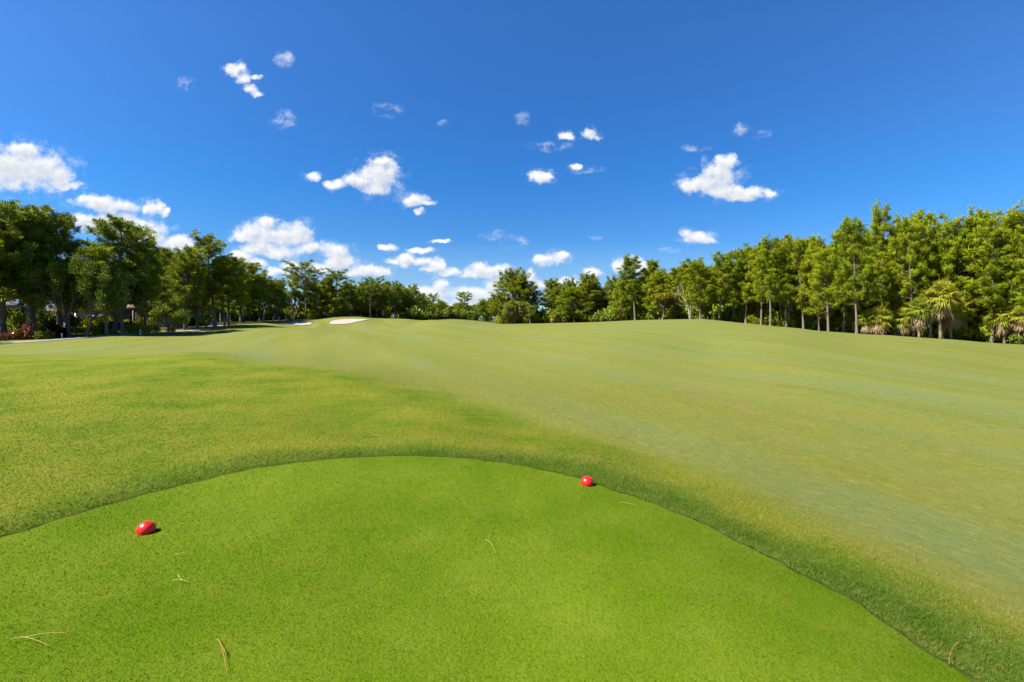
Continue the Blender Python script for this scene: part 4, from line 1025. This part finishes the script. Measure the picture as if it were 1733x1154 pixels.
# slender stakes and pale young stems under the left trees
def stem(px, Y, h, lean, label):
    x = wp(px, Y); m = MB(); m.tube(np.array([(0,0,-.2),(lean*.4,0,h*.5),(lean,0,h)]), [.08,.065,.05], 6, True)
    tag(link('young_trunk', m.mesh('young_trunk', M['greybark'], True), None, (x, Y, tz(x, Y))), label, 'trunk', 'pale slender stems under the left trees')
stem(46, 63, 4.4, 0.05, 'pale slender stem above the tall red plant')
stem(137, 72, 2.2, 0.55, 'pale leaning stem before the house wall')
stem(225, 73, 3.2, 0.0, 'pale upright stem left of the yellow flowers')
stem(316, 86, 2.4, 0.55, 'whitish leaning stem at the path bend')
stem(373, 91, 2.3, 0.0, 'whitish stem left of the twin bare trunks')
stem(389, 91.5, 2.2, 0.05, 'whitish stem right of the twin bare trunks')

# ------------------------------------------------------------------ tee markers
m_, k = mat('red_gloss_paint')
pos = k.n('ShaderNodeTexCoord').outputs['Object']
c = k.mix(k.mr(k.noise(pos, 30, 4), 0.45, 0.75), (0.74, 0.010, 0.006), (0.62, 0.010, 0.006))
bs = k.n('ShaderNodeBsdfPrincipled', ins={'Base Color': c, 'Roughness': 0.34, 'Coat Weight': 0.05, 'Coat Roughness': 0.12})
k.n('ShaderNodeOutputMaterial', ins={0: bs.outputs[0]})
M['red'] = m_
def marker(px, py, r_, label):
    Y = F * EYE / (py - HY); x = wp(px, Y); z0 = tz(x, Y) + 0.008
    n, kk = 20, 40; hc = r_ * 0.30     # ball cut a little below its centre
    prof = [(0.0, r_ + hc)] + [(r_ * math.sin(a), hc + r_ * math.cos(a)) for a in np.linspace(0.05, math.pi / 2 + 0.30, n)] + [(r_ * 0.90, -0.012)]
    V = []; 
    for pr, pz in prof[1:]:
        for q in range(kk): V.append((pr * math.cos(q * 2 * math.pi / kk), pr * math.sin(q * 2 * math.pi / kk), pz))
    V.append((0, 0, r_ + hc)); N = len(prof) - 1
    Q = [(i * kk + j, (i + 1) * kk + j, (i + 1) * kk + (j + 1) % kk, i * kk + (j + 1) % kk) for i in range(N - 1) for j in range(kk)]
    T = [(N * kk, j, (j + 1) % kk) for j in range(kk)]
    root = link('tee_marker', mesh('tee_marker', V, [np.array(Q), np.array(T)], M['red'], None, True), None, (x, Y, z0))
    tag(root, label, 'tee marker', 'red tee markers')
    return root
marker(247.5, 904, 0.061, 'glossy red ball tee marker at the left, nearer the camera')
marker(993.5, 822, 0.060, 'glossy red ball tee marker at the right, close to the tee edge')

# ------------------------------------------------------------------ fallen pine needles and leaf litter on the turf
M['straw'] = plain_mat('dry_needle', (0.30, 0.19, 0.06), (0.42, 0.29, 0.11), 40, 0.8)
M['litter'] = leaf_mat('leaf_litter', (0.06, 0.04, 0.018), (0.17, 0.10, 0.045), (0.15, 0.09, 0.03), 0.2, 0.2)
M['rust'] = plain_mat('rusty_needle', (0.27, 0.11, 0.03), (0.38, 0.18, 0.05), 40, 0.8)
def gp(px, py, lift):
    Y = F * EYE / (py - HY)
    for _ in range(12):
        x = wp(px, Y); Y = F * (EYE - tz(x, Y)) / (py - HY)
    return np.array([wp(px, Y), Y, tz(wp(px, Y), Y) + lift])
def needle(strands, mt, label, r_=0.0016):
    m = MB(); o0 = gp(*strands[0][0], 0.0)
    for st in strands:
        P3 = np.array([gp(a, b, 0.024) for a, b in st]); 
        t0 = np.linspace(0, 1, len(P3)); tt = np.linspace(0, 1, 12)
        cf = [np.polyfit(t0, P3[:, i], min(2, len(P3) - 1)) for i in range(3)]
        Q3 = np.stack([np.polyval(cf[i], tt) for i in range(3)], -1); Q3[:, 2] += 0.006 * np.sin(tt * np.pi)
        m.tube(Q3 - o0, r_ * np.linspace(1.1, 0.45, 12), 5, True)
    tag(link('pine_needle', m.mesh('pine_needle', M[mt], True), None, tuple(o0)), label, 'pine needle', 'dry pine needles on the tee')
needle([[(17,1091),(45,1089),(84,1102)],[(41,1087),(75,1082),(116,1079)]], 'straw', 'large forked straw needle at the lower left corner')
needle([[(367,1089),(375,1105),(384,1147)],[(375,1106),(378,1108),(383,1116)]], 'rust', 'rusty forked needle at the bottom edge left of centre')
needle([[(292,989),(305,989),(320,993)],[(301,979),(307,988),(319,992)]], 'straw', 'small pale forked needle below the left marker')
needle([[(821,918),(832,928),(839,942)]], 'straw', 'single straw needle near the middle of the tee', 0.0015)
needle([[(1047,855),(1062,857),(1081,862)]], 'rust', 'orange needle right of the right marker', 0.0015)
needle([[(296,944),(318,941),(340,932)]], 'straw', 'faint needle right below the left marker', 0.0016)
needle([[(1548,942),(1547,950),(1549,958)]], 'rust', 'short upright rusty needle in the right rough')
needle([[(1626,1093),(1612,1108),(1606,1132)]], 'rust', 'curved rusty needle in the collar at the lower right')
needle([[(630,738),(640,740),(648,743)]], 'straw', 'small needle in the collar above the tee', 0.0015)
def litter(px, py, label, seed):
    global rng
    rng = np.random.default_rng(seed); o0 = gp(px, py, 0.03); m = MB(); n = 16
    c = rng.normal(0, 1, (n, 3)) * [0.05, 0.05, 0.008]; d = unit(rdir(n) * [1, 1, 0.35]); s_ = unit(np.cross(d, rdir(n) * 0.4 + [0, 0, 1]))
    m.kites(c, d, s_, rng.uniform(0.03, 0.07, n), rng.uniform(0.008, 0.02, n), rng.uniform(0, 1, n))
    tag(link('leaf_litter', m.mesh('leaf_litter', M['litter']), None, tuple(o0)), label, 'dead leaf', 'dead leaf tufts in the rough')
litter(812, 733, 'brown dead leaf tuft in the rough above the tee', 61)
litter(845, 773, 'brown dead leaf tuft at the tee edge', 62)
litter(32, 716, 'brown dead leaf tuft in the left rough', 63)
